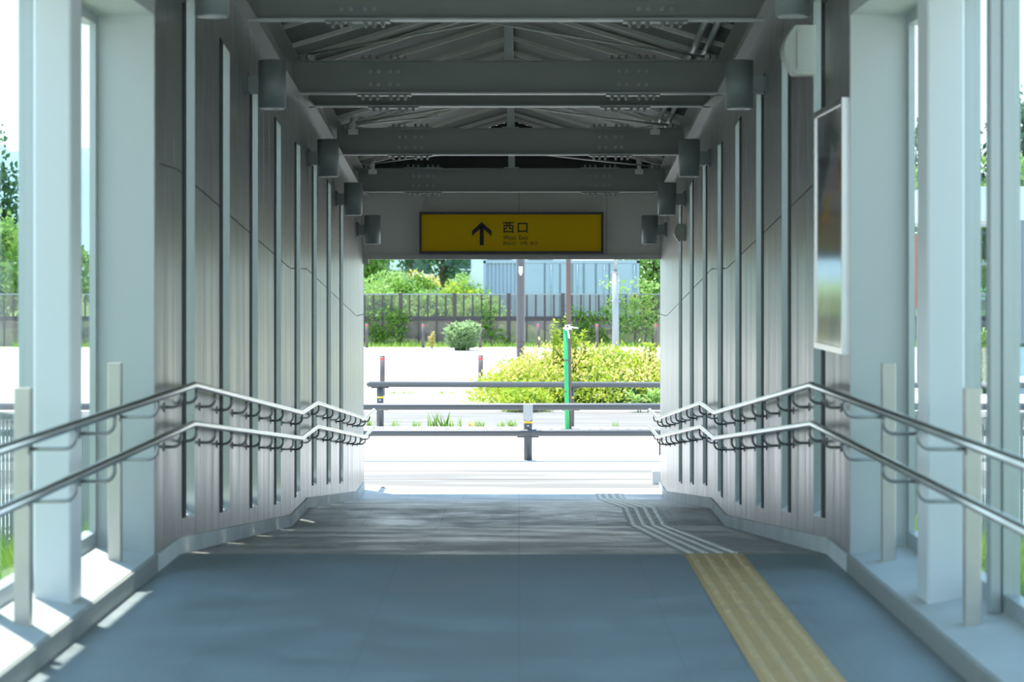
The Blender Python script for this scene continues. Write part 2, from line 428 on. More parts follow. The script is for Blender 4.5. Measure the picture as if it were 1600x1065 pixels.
BEAMS = [(B1-3.6, 'sixth'), (B1, 'overhead'), (B1+3.05, 'nearest'), (B2, ''), (B3-.05, ''), (B3+3.0, ''), (B4, '')]
blabels = ['steel roof cross beam above the camera, outside the picture', 'steel roof cross beam above the first ramp edge, outside the picture',
 'grey steel roof beam cut by the top picture edge, nearest of the beams', 'grey steel roof beam crossing behind the second pair of wall lamps',
 'grey steel roof beam right behind another, its bolted lower flange just showing', 'grey steel roof beam crossing at the height of the third pair of lamps',
 'farthest grey steel roof beam, just above the exit sign wall']
for i, (yb, _) in enumerate(BEAMS):
    z = F(yb)+SOF; root = empty('roof_beam', (cx, yb, z)); tag(root, blabels[i], 'beam')
    x0, x1 = XL+.02, XR-.02; zo = .0 
    q = MB(); q.box(x0, x1, yb-.006, yb+.006, z+.012, z+BD-.012); q.build('web', 'steel', root)
    q = MB(); q.box(x0, x1, yb-.07, yb+.07, z, z+.012); q.build('lower_flange', 'steel_edge', root)
    q = MB(); q.box(x0, x1, yb-.07, yb+.07, z+BD-.012, z+BD); q.build('upper_flange', 'steel', root)
    for s in (-1, 1):
        xc = cx+s*.945
        p = MB()
        p.box(xc-.145, xc+.145, yb-.015, yb+.015, z+.035, z+BD-.035)
        p.box(xc-.205, xc+.205, yb-.074, yb+.074, z-.012, z)
        p.box(xc-.205, xc+.205, yb-.07, yb+.07, z+BD, z+BD+.01)
        sp = p.build('splice_plate', 'steel', root)
        b = MB()
        if i < 2: continue
        first = None
        def bolt(c, d):
            b = MB(); c = Vector(c); d = Vector(d)
            b.tube([c, c+d*.012], .0155, 6); b.tube([c+d*.012, c+d*.030], .009, 8)
            b.build('bolt', 'bolt', sp)
        for dx in (-.105, -.045, .045, .105):
            for dz in (.075, .175): bolt((xc+dx, yb-.015, z+dz), (0, -1, 0))
        for dx in (-.16, -.105, -.05, .05, .105, .16):
            bolt((xc+dx, yb-.045, z-.012), (0, 0, -1)); bolt((xc+dx, yb+.045, z-.012), (0, 0, -1))
            bolt((xc+dx, yb-.045, z+BD+.01), (0, 0, 1))
    # king post up to the ridge
    if i != 4:
        q = MB(); q.box(cx-.035, cx+.035, yb-.03, yb+.03, z+BD, z+BD+.09+.485); q.box(cx-.08, cx+.08, yb-.05, yb+.05, z+BD, z+BD+.012)
        q.build('king_post', 'steel_edge', root)
    if i >= 2:   # cleats at the ends of the brace rods
        for s in (-1, 1):
            q = MB(); xe = (x0 if s < 0 else x1)-s*.12
            q.box(xe-.05, xe+.05, yb-.06, yb+.06, z+BD, z+BD+.04); q.tube([(xe, yb-.04, z+BD+.02), (xe-s*.02, yb-.12, z+BD+.02)], .02, 10)
            q.build('cleat', 'bolt', root)

# rafters and ridge
ry = [y for y in [B1-2.4+.75*i for i in range(23)] if y < 27.0]
for k, y in enumerate(ry):
    for s in (-1, 1):
        q = MB(); xa, xb = cx, cx+s*(hw+.5)
        za, zb = F(y)+roofpt(xa)-.004, F(y)+roofpt(xb)-.004
        vs = [(xa, y-.012, za-.035), (xa, y+.012, za-.035), (xa, y+.012, za), (xa, y-.012, za), (xb, y-.012, zb-.035), (xb, y+.012, zb-.035), (xb, y+.012, zb), (xb, y-.012, zb)]
        q.add(vs, [(0,1,2,3),(7,6,5,4),(0,4,5,1),(1,5,6,2),(2,6,7,3),(3,7,4,0)])
        o = q.build('rafter', 'rafter')
        sd_ = 'left' if s < 0 else 'right'
        tag(o, 'thin galvanised rafter under the %s slope of the roof deck' % sd_, 'rafter', 'rafters of the %s roof slope' % sd_)
q = MB(); q.sweep(cx-.03, cx+.03, [YS[0]]+YS[1:-1]+[27.0], lambda y: F(y)+SOF+BD+.09+.42, lambda y: F(y)+SOF+BD+.09+.47)
tag(q.build('ridge_beam', 'rafter'), 'galvanised ridge beam running along the peak of the roof', 'beam')
# horizontal X bracing rods
bays = [(B1, B1+3.05, 'above the nearest beam, outside the picture'), (B1+3.05, B2, 'in the nearest roof bay'), (B3-.05, B3+3.0, 'in the middle roof bay'), (B3+3.0, B4, 'in the farthest roof bay')]
for a, b, w in bays:
    for s in (-1, 1):
        xa, xb = cx+s*(hw-.14), cx-s*(hw-.14)
        h = BD+.03+(.014 if s > 0 else -.008)
        pa, pb = Vector((xa, a+.05, F(a)+SOF+h)), Vector((xb, b-.05, F(b)+SOF+h))
        q = MB(); pts = [pa.lerp(pb, t/12)-Vector((0, 0, .03*(1-(2*t/12-1)**2)*(1 if s < 0 else 0))) for t in range(13)]
        q.tube(pts, .009, 8); q.tube([pa.lerp(pb, .12), pa.lerp(pb, .2)], .017, 8)
        o = q.build('brace_rod', 'rod'); tag(o, 'thin steel brace rod %s, running back to the %s' % (w, 'right' if s < 0 else 'left'), 'rod')
# small diagonal struts from eave beams, up to the rafters
for a in (B1+3.05, B3-.05, B3+3.0, B4-.1):
    for s in (-1, 1):
        xe = cx+s*(hw-.02); q = MB()
        q.tube([(xe, a+.25, F(a)+SOF+BD+.02), (xe-s*.25, a+.5, F(a)+SOF+BD+.14)], .008, 8)
        q.tube([(xe-s*.02, a+.2, F(a)+SOF+BD+.03), (xe-s*.9, a+1.5, F(a+1.5)+SOF+BD+.33)], .008, 8)
        tag(q.build('roof_stay', 'rod'), 'thin steel stay rods in %s roof corner behind the %s' % ('left' if s < 0 else 'right', {B1+3.05: 'nearest beam', B3-.05: 'doubled beam', B3+3.0: 'beam at the third lamps', B4-.1: 'farthest beam'}[a]), 'rod')
# conduits along the right
for k, x in enumerate((1.33, 1.425)):
    q = MB(); ys = [B1, B2, B3, 25.2]
    q.tube([(x, y, F(y)+SOF+BD+.088) for y in ys], .024, 12)
    tag(q.build('conduit', 'pipe'), 'round metal conduit along the right roof edge, %s of the pair' % ('inner', 'outer')[k], 'pipe')
for s, y, w in ((-1, B3+2.93, 'left end of the beam at the third lamps'), (1, B3+2.93, 'right end of the beam at the third lamps'), (-1, B4-.07, 'left end of the farthest beam'), (1, B4-.07, 'right end of the farthest beam')):
    x = cx+s*(hw-.30 if s > 0 else hw-.18); z = F(y)+SOF+BD-.02; q = MB()
    q.box(x-.045, x+.045, y-.04, y+.0, z-.05, z+.0); q.box(x-.02, x+.02, y-.03, y-.0, z+.0, z+.05); q.cyl((x, y-.02, z+.05), (x, y-.02, z+.11), .03, n=10)
    tag(q.build('junction_box', 'whitebox'), 'small white junction box at the %s' % w, 'junction box')

# ------------------------------------------------------------------ lintel and end wall
ZLB = CAMH+.186; ZLT = -2*DROP+SOF+.05
q = MB(); q.box(XL-.15, XR+.15, YE-.02, YE+.12, ZLB+.05, ZLT)
for x in (-1.02+.0, .0, .98): 
    q.cm = 1; q.box(x-.006, x+.006, YE-.022, YE-.018, ZLB+.05, ZLT); q.cm = 0
struct(q.build('wall_end', ['lintel', 'ledge']))
q = MB(); q.box(XL-.15, XR+.15, YE-.05, YE+.14, ZLB, ZLB+.05); q.box(XL, XL+.06, YE-.06, YE-.0, ZLB-.05, ZLB+.02)
struct(q.build('trim_lintel', 'ledge'))
# dark corrugated infill over the lintel
q = MB(); n = 44
for i in range(n):
    x0 = XL-.1+i*(XR-XL+.2)/n; x1 = x0+(XR-XL+.2)/n
    zt = F(YE)+roofpt((x0+x1)/2)
    q.box(x0, x1-.02, YE+.0, YE+.04, ZLT, zt); q.box(x1-.02, x1, YE+.02, YE+.04, ZLT, zt)
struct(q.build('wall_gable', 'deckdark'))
# end jambs of the walls
for s, xw, side in ((-1, XL, 'left'), (1, XR, 'right')):
    q = MB(); q.box(xw-s*.002, xw+s*.17, YE, YE+.03, -2*DROP-.05, ZLB+.05); struct(q.build('trim_jamb_'+side, 'panel'))

# ------------------------------------------------------------------ exit sign
X0, X1 = (655-811)*26.7/3760, (943-811)*26.7/3760
Z0, Z1 = CAMH-(396-431)*26.7/3760, CAMH-(331-431)*26.7/3760
ys_ = 26.72
sg = empty('exit_sign', ((X0+X1)/2, YE-.02, Z0)); tag(sg, 'long yellow exit sign with black arrow and lettering above the opening', 'sign')
q = MB(); t = .026
q.box(X0, X1, ys_, YE-.02, Z0, Z0+t); q.box(X0, X1, ys_, YE-.02, Z1-t, Z1); q.box(X0, X0+t, ys_, YE-.02, Z0+t, Z1-t); q.box(X1-t, X1, ys_, YE-.02, Z0+t, Z1-t)
q.build('frame', 'signframe', sg)
q = MB(); q.box(X0+t, X1-t, ys_+.02, YE-.03, Z0+t, Z1-t); q.build('yellow_panel', 'yellow', sg)
def sp(px, py): return ((px-811)*26.73/3760, CAMH-(py-431)*26.73/3760)
def flat(name, polys, m, parent, y, d=.003):
    q = MB()
    for pts in polys:
        n = len(pts); q.add([(x, y, z) for x, z in pts]+[(x, y+d, z) for x, z in pts], [tuple(range(n)), tuple(range(2*n-1, n-1, -1))]+[(i, i+n, (i+1) % n+n, (i+1) % n) for i in range(n)])
    return q.build(name, m, parent)
ya = ys_+.0165
ar = [[sp(*p) for p in pl] for pl in ([(752.6,346.8),(768,360.5),(768,368.5),(752.6,355),(737.5,368.5),(737.5,360.5)], [(749.6,353),(755.8,353),(755.8,383),(749.6,383)])]
flat('arrow', ar, 'black', sg, ya)
def text(body, px, py, size_px, parent, xb, name='lettering', off=0.0, sp_=1.0):
    cu = bpy.data.curves.new(name, 'FONT'); cu.body = body; cu.size = 1; cu.extrude = 0; cu.offset = off; cu.space_character = sp_
    to = bpy.data.objects.new(name, cu); col.objects.link(to)
    dg = bpy.context.evaluated_depsgraph_get(); dg.update()
    me = bpy.data.meshes.new_from_object(to.evaluated_get(dg)); bpy.data.objects.remove(to)
    xs = [v.co.x for v in me.vertices]; zs = [v.co.y for v in me.vertices]
    # fit to the left edge px, vertical extent size_px centred on py
    sc = size_px*26.73/3760/(max(zs)-min(zs)); x0, z0 = sp(px, py); zc = (max(zs)+min(zs))/2; xm = min(xs); sx = (xb-px)*26.73/3760/(max(xs)-xm)/sc
    for v in me.vertices: v.co = Vector((x0+(v.co.x-xm)*sc*sx, ya, z0+(v.co.y-zc)*sc))
    me.materials.clear(); me.materials.append(M['black'])
    o = bpy.data.objects.new(name, me); col.objects.link(o); o.parent = parent; o.matrix_parent_inverse = world_of(parent).inverted()
    return o
for body, xa, xb, py, hh, of in (('西', 785.8, 803, 355.4, 17, .01), ('口', 809, 824.2, 355.8, 15.5, .01), ('West', 786.3, 806.4, 370.8, 7.0, 0), ('Exit', 810.8, 825.4, 370.8, 7.0, 0), ('西出口', 786, 805.3, 380, 6.0, 0), ('서쪽', 812.3, 824, 380, 6.2, 0), ('출구', 828.3, 840, 380, 6.2, 0)):
    text(body, xa, py, hh, sg, xb, off=of)

# ------------------------------------------------------------------ wall lamps and speakers
lampw = ['cut by the top picture edge', 'second from the near end', 'third from the near end', 'fourth from the near end', 'farthest one, beside the exit sign wall']
for i, y in enumerate((12.35, 15.35, 19.85, 22.85, 25.85)):
    for s, xw, side, inset in ((-1, XL, 'left', .165), (1, XR, 'right', .175)):
        z = F(y)+2.885 if i else 2.9; x = xw-s*inset
        L = empty('wall_lamp', (x, y, z)); tag(L, 'grey cylindrical wall lamp high on the %s wall, %s' % (side, lampw[i]), 'lamp')
        q = MB(); q.cyl((x, y, z-.15), (x, y, z+.15), .088, n=32); q.cyl((x, y, z+.15), (x, y, z+.153), .08, n=32); q.build('shade', 'lamp', L)
        q = MB(); q.cyl((x, y, z-.158), (x, y, z-.15), .078, n=32); q.build('diffuser', 'lampglass', L)
        q = MB(); q.box(x, xw-s*.012, y-.03, y+.03, z-.06, z+.05); q.build('arm', 'lamp', L)
        q = MB(); q.box(xw-s*.014, xw, y-.065, y+.065, z-.075, z+.075)
        for dz in (-.055, .055): q.cyl((xw-s*.014, y-.045, z+dz), (xw-s*.026, y-.045, z+dz), .008, n=8)
        q.build('mounting_plate', 'lampdark', L)
for y, zc, w, nm in ((12.9, 2.62, .27, 'rounded beige loudspeaker under the nearest lamp of the right wall'), (22.9, F(22.9)+2.57, .17, 'small beige loudspeaker under the fourth lamp of the right wall')):
    o = empty('loudspeaker', (XR, y, zc)); tag(o, nm, 'loudspeaker')
    k = w/.27; q = MB(); n = 10
    prof = [(XR, -.13*k), (XR-.11*k, -.13*k)]+[(XR-.11*k-.06*k*math.sin(math.pi*t/n), -.13*k+.26*k*t/n) for t in range(1, n)]+[(XR-.11*k, .13*k), (XR, .13*k)]
    q.prof([(a, b+zc) for a, b in prof][::-1], y-.1*k, y+.1*k); q.build('housing', 'beige', o)
    q = MB(); q.box(XR-.1*k, XR-.02*k, y-.106*k, y-.1*k, zc-.1*k, zc+.1*k); q.build('side_cover', 'beige', o)

# ------------------------------------------------------------------ handrails
def rail(side, s, x, h, ynear, yend, which):
    xw = XL if s < 0 else XR
    root = empty('handrail', (x, 12, h)); tag(root, '%s stainless handrail along the %s side, bent at every ramp edge' % (which, side), 'handrail')
    q = MB(); ys = [ynear]+[B1, B2, B3, B4]+[yend]
    if which == 'lower': ys = [ynear, B1-.05, B2, B3, B4, yend+.05]
    q.tube([(x, y, F(y)+h) for y in ys], .018, 16); q.build('rail', 'rail', root)
    yb = [9.0-2.05*2, 9.0-2.05, 7.9, 8.98, 9.98, 11.02, 11.8]+[12.35+.752*i for i in range(20)]
    for y in yb:
        if y > yend-.03: continue
        xe = xw if y > 11.5 else xw+s*(.09 if abs(y-9.98) > .2 and abs(y-7.9) > .01 else .06)
        if y < 11.5 and abs(y-9.98) < .2: y = 9.85
        if abs(y-7.9) < .01: continue
        z = F(y)+h; b = MB(); c = (xe-x); d = abs(c); r = min(.045, d*.5)
        pts = [(x, y, z-.015), (x, y, z-.045)]
        for k in range(1, 7):
            a = math.pi/2*k/6; pts.append((x+s*r*(1-math.cos(a)), y, z-.045-r*math.sin(a)))
        pts.append((xe, y, z-.045-r))
        b.tube(pts, .0075, 8)
        b.cyl((xe, y, z-.045-r), (xe-s*.006, y, z-.045-r), .022, n=12)
        b.build('bracket', 'bracket', root)
for s, side, x in ((-1, 'left', -1.655), (1, 'right', 1.49)):
    rail(side, s, x, .86, 2.0, YE+.55, 'upper'); rail(side, s, x, .665, 2.0, YE+.6, 'lower')

# ------------------------------------------------------------------ tactile paving
T0, T1 = .84, 1.14
tp = empty('tactile_paving', ((T0+T1)/2, 9, 0)); tag(tp, 'yellow ribbed tactile guiding strip running down the floor to the exit', 'tactile paving')
segs = [(YN, B1, 'tactile', 'tactile_rib', None), (B1, B2, 'tactile_worn', 'tactile_glare_rib', 'worn strip with glare-pale ribs on the first ramp'), (B2, B3, 'tactile_worn', 'tactile_glare_rib', 'worn strip with glare-pale ribs on the landing'),
        (B3, B4, 'tactile_worn', 'tactile_glare_rib', 'worn strip with glare-pale ribs on the second ramp'), (B4, YE+.1, 'tactile_worn', 'tactile_glare_rib', 'pale strip at the exit')]
for a, b, m1, m2, lb in segs:
    q = MB(); y = a; k = 0
    while y < b-.01:
        y2 = min(b, y+.3)
        q.cm = 0; q.sweep(T0, T1, [y+.0015, y2-.0015], lambda y: F(y)-.004, lambda y: F(y)+.004)
        q.cm = 1
        for i in range(4):
            xc = T0+.0375+i*.075
            if y2-y < .05: continue
            q.add([(xc-.0155, y+.012, F(y+.012)+.004), (xc+.0155, y+.012, F(y+.012)+.004), (xc+.0155, y2-.012, F(y2-.012)+.004), (xc-.0155, y2-.012, F(y2-.012)+.004),
                   (xc-.0085, y+.018, F(y+.018)+.0095), (xc+.0085, y+.018, F(y+.018)+.0095), (xc+.0085, y2-.018, F(y2-.018)+.0095), (xc-.0085, y2-.018, F(y2-.018)+.0095)],
                  [(4,5,6,7),(0,1,5,4),(1,2,6,5),(2,3,7,6),(3,0,4,7)])
        y = y2
    o = q.build('ribbed_tiles', [m1, m2], tp)
    if lb: o['label'] = lb

# ------------------------------------------------------------------ framed poster on the right wall
PF = empty('poster_frame', (XR, 12, 1.06)); tag(PF, 'silver framed glossy poster hanging on the right wall', 'poster')
ya, yb, za, zb = 11.52, 12.62, 1.04, 2.27; xp = XR-.035
q = MB(); t = .03
q.box(xp, XR, ya, yb, za, za+t); q.box(xp, XR, ya, yb, zb-t, zb); q.box(xp, XR, ya, ya+t, za+t, zb-t); q.box(xp, XR, yb-t, yb, za+t, zb-t)
q.build('frame', 'frame_silver', PF)
pm = mat('poster_reflected_print', (.30,.29,.29), .12, spec=1.0); t_ = pm.node_tree; L_ = t_.links
tc = t_.nodes.new('ShaderNodeTexCoord'); no = t_.nodes.new('ShaderNodeTexNoise'); no.inputs['Scale'].default_value = 2.2; no.inputs['Detail'].default_value = 1.5
cr = t_.nodes.new('ShaderNodeValToRGB'); e = cr.color_ramp.elements
e[0].position = .38; e[0].color = (.10,.10,.11,1); e[1].position = .5; e[1].color = (.32,.31,.31,1)  # colour patches put reflections in the poster glass into the print
for p_, c_ in ((.56, (.38,.25,.26,1)), (.64, (.55,.35,.05,1)), (.7, (.12,.11,.12,1))):
    z_ = e.new(p_); z_.color = c_
L_.new(tc.outputs['Object'], no.inputs[0]); L_.new(no.outputs[0], cr.inputs[0]); L_.new(cr.outputs[0], t_.nodes['Principled BSDF'].inputs['Base Color'])
M['poster'] = pm
q = MB(); q.box(xp+.008, XR-.005, ya+t, yb-t, za+t, zb-t); q.build('print', 'poster', PF)

# ================================================================== OUTSIDE
def X(px, y): return (px-811)*y/3760
def Zp(py, y): return CAMH-(py-431)*y/3760
M['ground'] = mixin(mat('ground_concrete', (.50,.49,.47), .85), (.43,.42,.41), .8, .45, .6, .8, detail=8)
M['asphalt'] = mixin(mat('road_asphalt', (.21,.205,.197), .85), (.13,.128,.122), 1.2, .45, .56, .9, (.35,1.5,1), detail=10, bump=.3)
M['gutter'] = mixin(mat('gutter_concrete', (.12,.117,.113), .85), (.19,.185,.18), 1.0, .4, .65, .9, (.5,3,1), detail=8)
M['kerb2'] = mixin(mat('kerb_pale', (.6,.59,.57), .8), (.42,.41,.39), 4)
M['guard'] = mat('guardrail_paint', (.085,.092,.10), .42, .1)
M['cap'] = mat('post_cap', (.55,.57,.58), .4, .5)
M['yel'] = mat('reflector_yellow', (.85,.5,.02), .4)
M['red'] = mat('reflector_red', (.75,.05,.06), .4)
M['bollard'] = mat('bollard_brown', (.105,.085,.085), .5)
M['polegrey'] = mat('pole_grey_paint', (.08,.083,.093), .45)
M['polebrown'] = mat('pole_brown_paint', (.13,.085,.075), .5)
M['polepale'] = mat('pole_pale_galvanised', (.30,.335,.345), .45)
M['green'] = mat('green_pole', (.02,.42,.13), .4)
M['string'] = mat('white_string', (.8,.78,.74), .8)
M['fence'] = mixin(mat('fence_brown', (.045,.038,.042), .5), (.07,.06,.06), 3)
M['perf_hi'] = perfmat('perforated_sheet_upper', (.16,.14,.12), .42)
M['perf_lo'] = mixin(perfmat('perforated_sheet_lower', (.10,.085,.08), .22), (.20,.16,.14), .8, .5, .6, .8)
M['cont'] = mixin(mat('container_paint', (.40,.475,.60), .5), (.35,.42,.54), .7)
M['contdark'] = mat('container_gap_dark', (.16,.22,.28), .6)  # darker strips between the door panels
M['contbar'] = mat('container_lock_bar', (.32,.42,.50), .4, .3)
M['tarp'] = mat('white_tarp', (.85,.85,.84), .6)
M['bark'] = mat('bark', (.10,.075,.055), .9)
M['lf_yel'] = leafmat('leaf_yellowgreen', (.55,.60,.07), (.30,.46,.05))
M['lf_tip'] = leafmat('leaf_reddish_tip', (.68,.66,.20), (.68,.50,.22))
M['lf_green'] = leafmat('leaf_green', (.10,.24,.03), (.22,.38,.06))
M['lf_bright'] = leafmat('leaf_bright', (.22,.42,.10), (.42,.56,.18))
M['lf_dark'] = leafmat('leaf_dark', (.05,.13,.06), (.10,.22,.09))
M['lf_grey'] = leafmat('leaf_greygreen', (.24,.38,.17), (.38,.52,.27))
M['grass'] = leafmat('grass_blades', (.20,.38,.05), (.36,.50,.10))
M['soil'] = mixin(mat('grass_ground', (.14,.22,.05), .9), (.20,.26,.08), 2)
M['hill'] = mixin(mat('hill_hazed', (.20,.33,.40), .9), (.16,.28,.35), .02)  # bluish base: distance haze put into the colour
M['carpaint'] = mat('car_paint', (.62,.66,.70), .25, .2)
M['cardark'] = mat('car_glass', (.05,.09,.11), .1)
M['tyre'] = mat('tyre', (.02,.02,.02), .8)
M['purple'] = mixin(mat('notice_purple', (.22,.20,.34), .5), (.10,.10,.2), 2.5, .5, .6, .8)
M['banner'] = mat('banner_red', (.45,.12,.06), .6)
M['white'] = mat('white_fascia', (.7,.76,.8), .4)
M['blueglass'] = glassmat('shelter_glass', (.5,.66,.72))
M['railmetal'] = mat('railing_metal', (.22,.26,.29), .45, .3)

# ground
q = MB(); q.box(-70, 70, YE+.15, 29.6, GZ-.3, GZ); struct(q.build('ground_apron', 'asphalt'))
q = MB(); q.box(-70, 70, 29.6, 37.3, GZ-.3, GZ); struct(q.build('ground_road', 'ground'))
q = MB(); q.box(-70, 70, 38.1, 42.6, GZ-.3, GZ+.0); struct(q.build('ground_gutter', 'gutter'))
q = MB(); q.box(-70, 70, 37.3, 38.1, GZ-.3, GZ); struct(q.build('ground_channel', 'ground'))
q = MB(); q.box(-70, 70, 42.6, 81.1, GZ-.3, GZ); struct(q.build('ground_lot', 'ground'))
q = MB(); q.box(-70, 70, 81.1, 400, GZ-.35, GZ-.02); struct(q.build('ground_verge', 'soil'))
for s in (-1, 1):
    q = MB(); xa, xb = s*70, (XR+.17) if s > 0 else (XL-.17)
    q.box(xa, xb+s*2.1, -20, YE+.15, GZ-.3, GZ); struct(q.build('ground_side', 'ground'))
    # raised grass verge beside the passage
    xg0 = xb+s*.2; q = MB()
    q.sweep(xg0, xb+s*2.1, brk(-20, YE+.1), lambda y: -1.3, lambda y: F(y)-.22)
    struct(q.build('ground_bank', 'soil'))
# apron seams
q = MB()
for y in (28.35, 29.6): q.box(-20, 20, y-.02, y+.02, GZ, GZ+.003)
struct(q.build('trim_apron_seam', 'gutter'))
# kerb stones with gaps
for i in range(22):
    x = -6.3+i*.6; q = MB(); q.prof([(x, GZ), (x+.58, GZ), (x+.58, GZ+.035), (x, GZ+.035)], 37.45, 37.75)
    for k in range(3): q.box(x+.06+k*.18, x+.16+k*.18, 37.3, 37.45, GZ, GZ+.02)
    tag(q.build('kerb_stone', 'kerb2'), 'pale concrete kerb stone of the weedy channel across the road', 'kerb stone', 'kerb stones across the road')
q = MB(); q.box(X(1019, 27.75), X(1019, 27.75)+.14, 27.68, 27.82, GZ, GZ+.15); q.box(X(1019, 27.75)+.03, X(1019, 27.75)+.11, 27.70, 27.8, GZ+.15, GZ+.155)
tag(q.build('concrete_block', 'kerb'), 'small grey concrete block on the ground by the right end of the opening', 'block')
q = MB(); q.box(XR-.01, XR+.05, YE+.03, YE+.1, Zp(710, 27), Zp(672, 27)); q.cyl((XR+.02, YE+.1, Zp(690, 27)), (XR+.02, YE+.13, Zp(690, 27)), .012)
tag(q.build('end_plate', 'guard'), 'small dark grey metal plate on the right wall end below the handrails', 'plate')

# guardrails
def guard(y, x0, x1, posts, h1, h2, r, lab, tilt=0, yellow=True):
    root = empty('guardrail', (x0, y, GZ)); tag(root, lab, 'guardrail')
    def yy(x): return y+tilt*(x-x0)
    for h in (h1, h2):
        q = MB(); q.tube([(x0, yy(x0), GZ+h), (x1, yy(x1), GZ+h)], r, 16); q.sphere((x0, yy(x0), GZ+h), r, 12, 8); q.build('rail', 'guard', root)
    for xp_ in posts:
        q = MB(); q.cyl((xp_, yy(xp_)+r+.03, GZ-.05), (xp_, yy(xp_)+r+.03, GZ+h1+.02), .056, n=20)
        for h in (h1, h2): q.box(xp_-.14, xp_+.14, yy(xp_)-.01+r, yy(xp_)+.03, GZ+h-.02-r, GZ+h-r+.01)
        p = q.build('post', 'guard', root)
        q = MB(); n = 14; yf = yy(xp_)-r-.012
        pts = [(xp_+.062*math.cos(math.pi*k/n+math.pi), GZ+h1-.12+.07*math.sin(math.pi*k/n+math.pi)) for k in range(n+1)]+[(xp_+.062, GZ+h1+.03), (xp_-.062, GZ+h1+.03)]
        m = len(pts); q.add([(a, yf, b) for a, b in pts]+[(a, yf+.02, b) for a, b in pts], [tuple(range(m)), tuple(range(2*m-1, m-1, -1))]+[(i, i+m, (i+1) % m+m, (i+1) % m) for i in range(m)])
        if yellow: q.build('cap', 'cap', p)
        q = MB(); q.cyl((xp_, yy(xp_)+r+.03, GZ+h1-.22), (xp_, yy(xp_)+r+.03, GZ+h1-.19), .058, n=20); q.build('reflector_band', 'yel', p)
        for h in (h2, h1-.25):
            q = MB(); q.sphere((xp_, yy(xp_)-r+.02 if h == h2 else yy(xp_)+r-.03, GZ+h), .014, 8, 6); q.build('bolt', 'cap', p)
g1x = X(825, 31.3)
guard(31.25, -14.2, 14.2, [g1x-4*i for i in (-3, -2, -1, 0, 1, 2, 3)], .70, .36, .045, 'near dark grey tubular guardrail crossing in front of the opening, two rails')
guard(38.0, X(577, 38.0), 16, [X(594, 38.05), X(892, 37.8), X(892, 37.8)+3.0, X(892, 37.8)+6, X(892, 37.8)+9], .685, .335, .045, 'far dark grey guardrail with a yellow banded post, starting at the left', -.03, False)
# bollards
def bollard(x, y, h, lab, grp=None):
    root = empty('bollard', (x, y, GZ)); tag(root, lab, 'bollard', grp)
    q = MB(); q.cyl((x, y, GZ-.02), (x, y, GZ+h-.02), .052, n=18); q.cyl((x, y, GZ+h-.02), (x, y, GZ+h), .052, .040, n=18); q.build('shaft', 'bollard', root)
    q = MB(); q.cyl((x, y, GZ+h-.085), (x, y, GZ+h-.05), .054, n=18); q.build('reflector_band', 'red', root)
    if not grp: return
    q = MB(); q.cyl((x, y, GZ), (x, y, GZ+.1), .054, n=18); q.build('base_band', 'bollard', root)
bollard(X(597.5, 48.3), 48.3, .80, 'brown bollard with red band in the lot, left, behind the far guardrail post')
bollard(X(751, 48.3), 48.3, .81, 'brown bollard with red band standing alone in the bright lot')
for k, px in enumerate((309, 397, 485, 573, 661, 750, 841, 933, 1025, 1113, 1201)):
    w = {3: 'leftmost in the opening', 4: 'left of the round grey-green bush', 5: 'right of the round grey-green bush', 6: 'between the grey pole and the hedge tips', 7: 'left of the pale pole', 8: 'rightmost in the opening'}.get(k)
    if w: bollard(X(px, 80.4), 80.4, .81, 'small distant brown bollard before the fence, '+w)
    else: bollard(X(px, 80.4), 80.4, .81, 'distant brown bollard before the fence, hidden behind the passage walls', 'hidden bollards')

# poles
y = 60; x = X(813.5, y); root = empty('utility_pole', (x, y, GZ)); tag(root, 'thick dark grey steel pole rising from the bright lot behind the hedge', 'pole')
q = MB(); q.cyl((x, y, GZ-.1), (x, y, GZ+7), .105, .095, n=20); q.build('shaft', 'polegrey', root)
q = MB(); q.box(x-.05, x+.05, y-.16, y-.1, Zp(427, y), Zp(416, y)); q.cyl((x, y-.13, Zp(430, y)), (x, y-.13, Zp(427, y)), .03, n=10); q.build('small_box', 'white', root)
q = MB(); q.cyl((x, y, Zp(536, y)), (x, y, Zp(534.5, y)), .108, n=20); q.cyl((x, y, Zp(545, y)), (x, y, Zp(542, y)), .1085, n=20); q.build('band', 'polebrown', root)
y = 37.4; x = X(888.5, y); root = empty('sign_pole', (x, y, GZ)); tag(root, 'thin brown steel pole standing beside the green pole at the far guardrail', 'pole')
q = MB(); q.cyl((x+.01, y, GZ-.05), (X(886, y), y, GZ+6.5), .040, .034, n=14); q.build('shaft', 'polebrown', root)
root = empty('green_stake', (X(885, y), y-.12, GZ)); tag(root, 'bright green stake tied with white string to the brown pole', 'stake')
q = MB(); q.cyl((X(886, y), y-.13, GZ-.02), (X(883.5, y), y-.11, Zp(513, y)), .034, n=12); q.build('shaft', 'green', root)
for py in (561, 610):
    q = MB(); q.cyl((X(884.5, y), y-.12, Zp(py+2, y)), (X(884.5, y), y-.12, Zp(py, y)), .037, n=12); q.build('joint', 'polebrown', root)
q = MB(); zt = Zp(514, y); c = Vector((X(886, y), y-.16, zt))
q.tube([c+Vector((-.05, .0, .02)), c+Vector((0, -.03, 0)), c+Vector((.06, .0, .01)), c+Vector((.05, .12, .01)), c+Vector((-.05, .12, .0)), c+Vector((-.05, 0, .02))], .014, 6)
q.tube([c, c+Vector((.05, -.02, .04)), c+Vector((.10, -.02, .03)), c+Vector((.17, 0, .02))], .012, 6); q.tube([c, c+Vector((.02, -.02, -.05)), c+Vector((.03, -.02, -.14))], .012, 6)
q.tube([c, c+Vector((-.03, -.02, .06)), c+Vector((.04, -.03, .07)), c], .012, 6)
q.build('string', 'string', root)
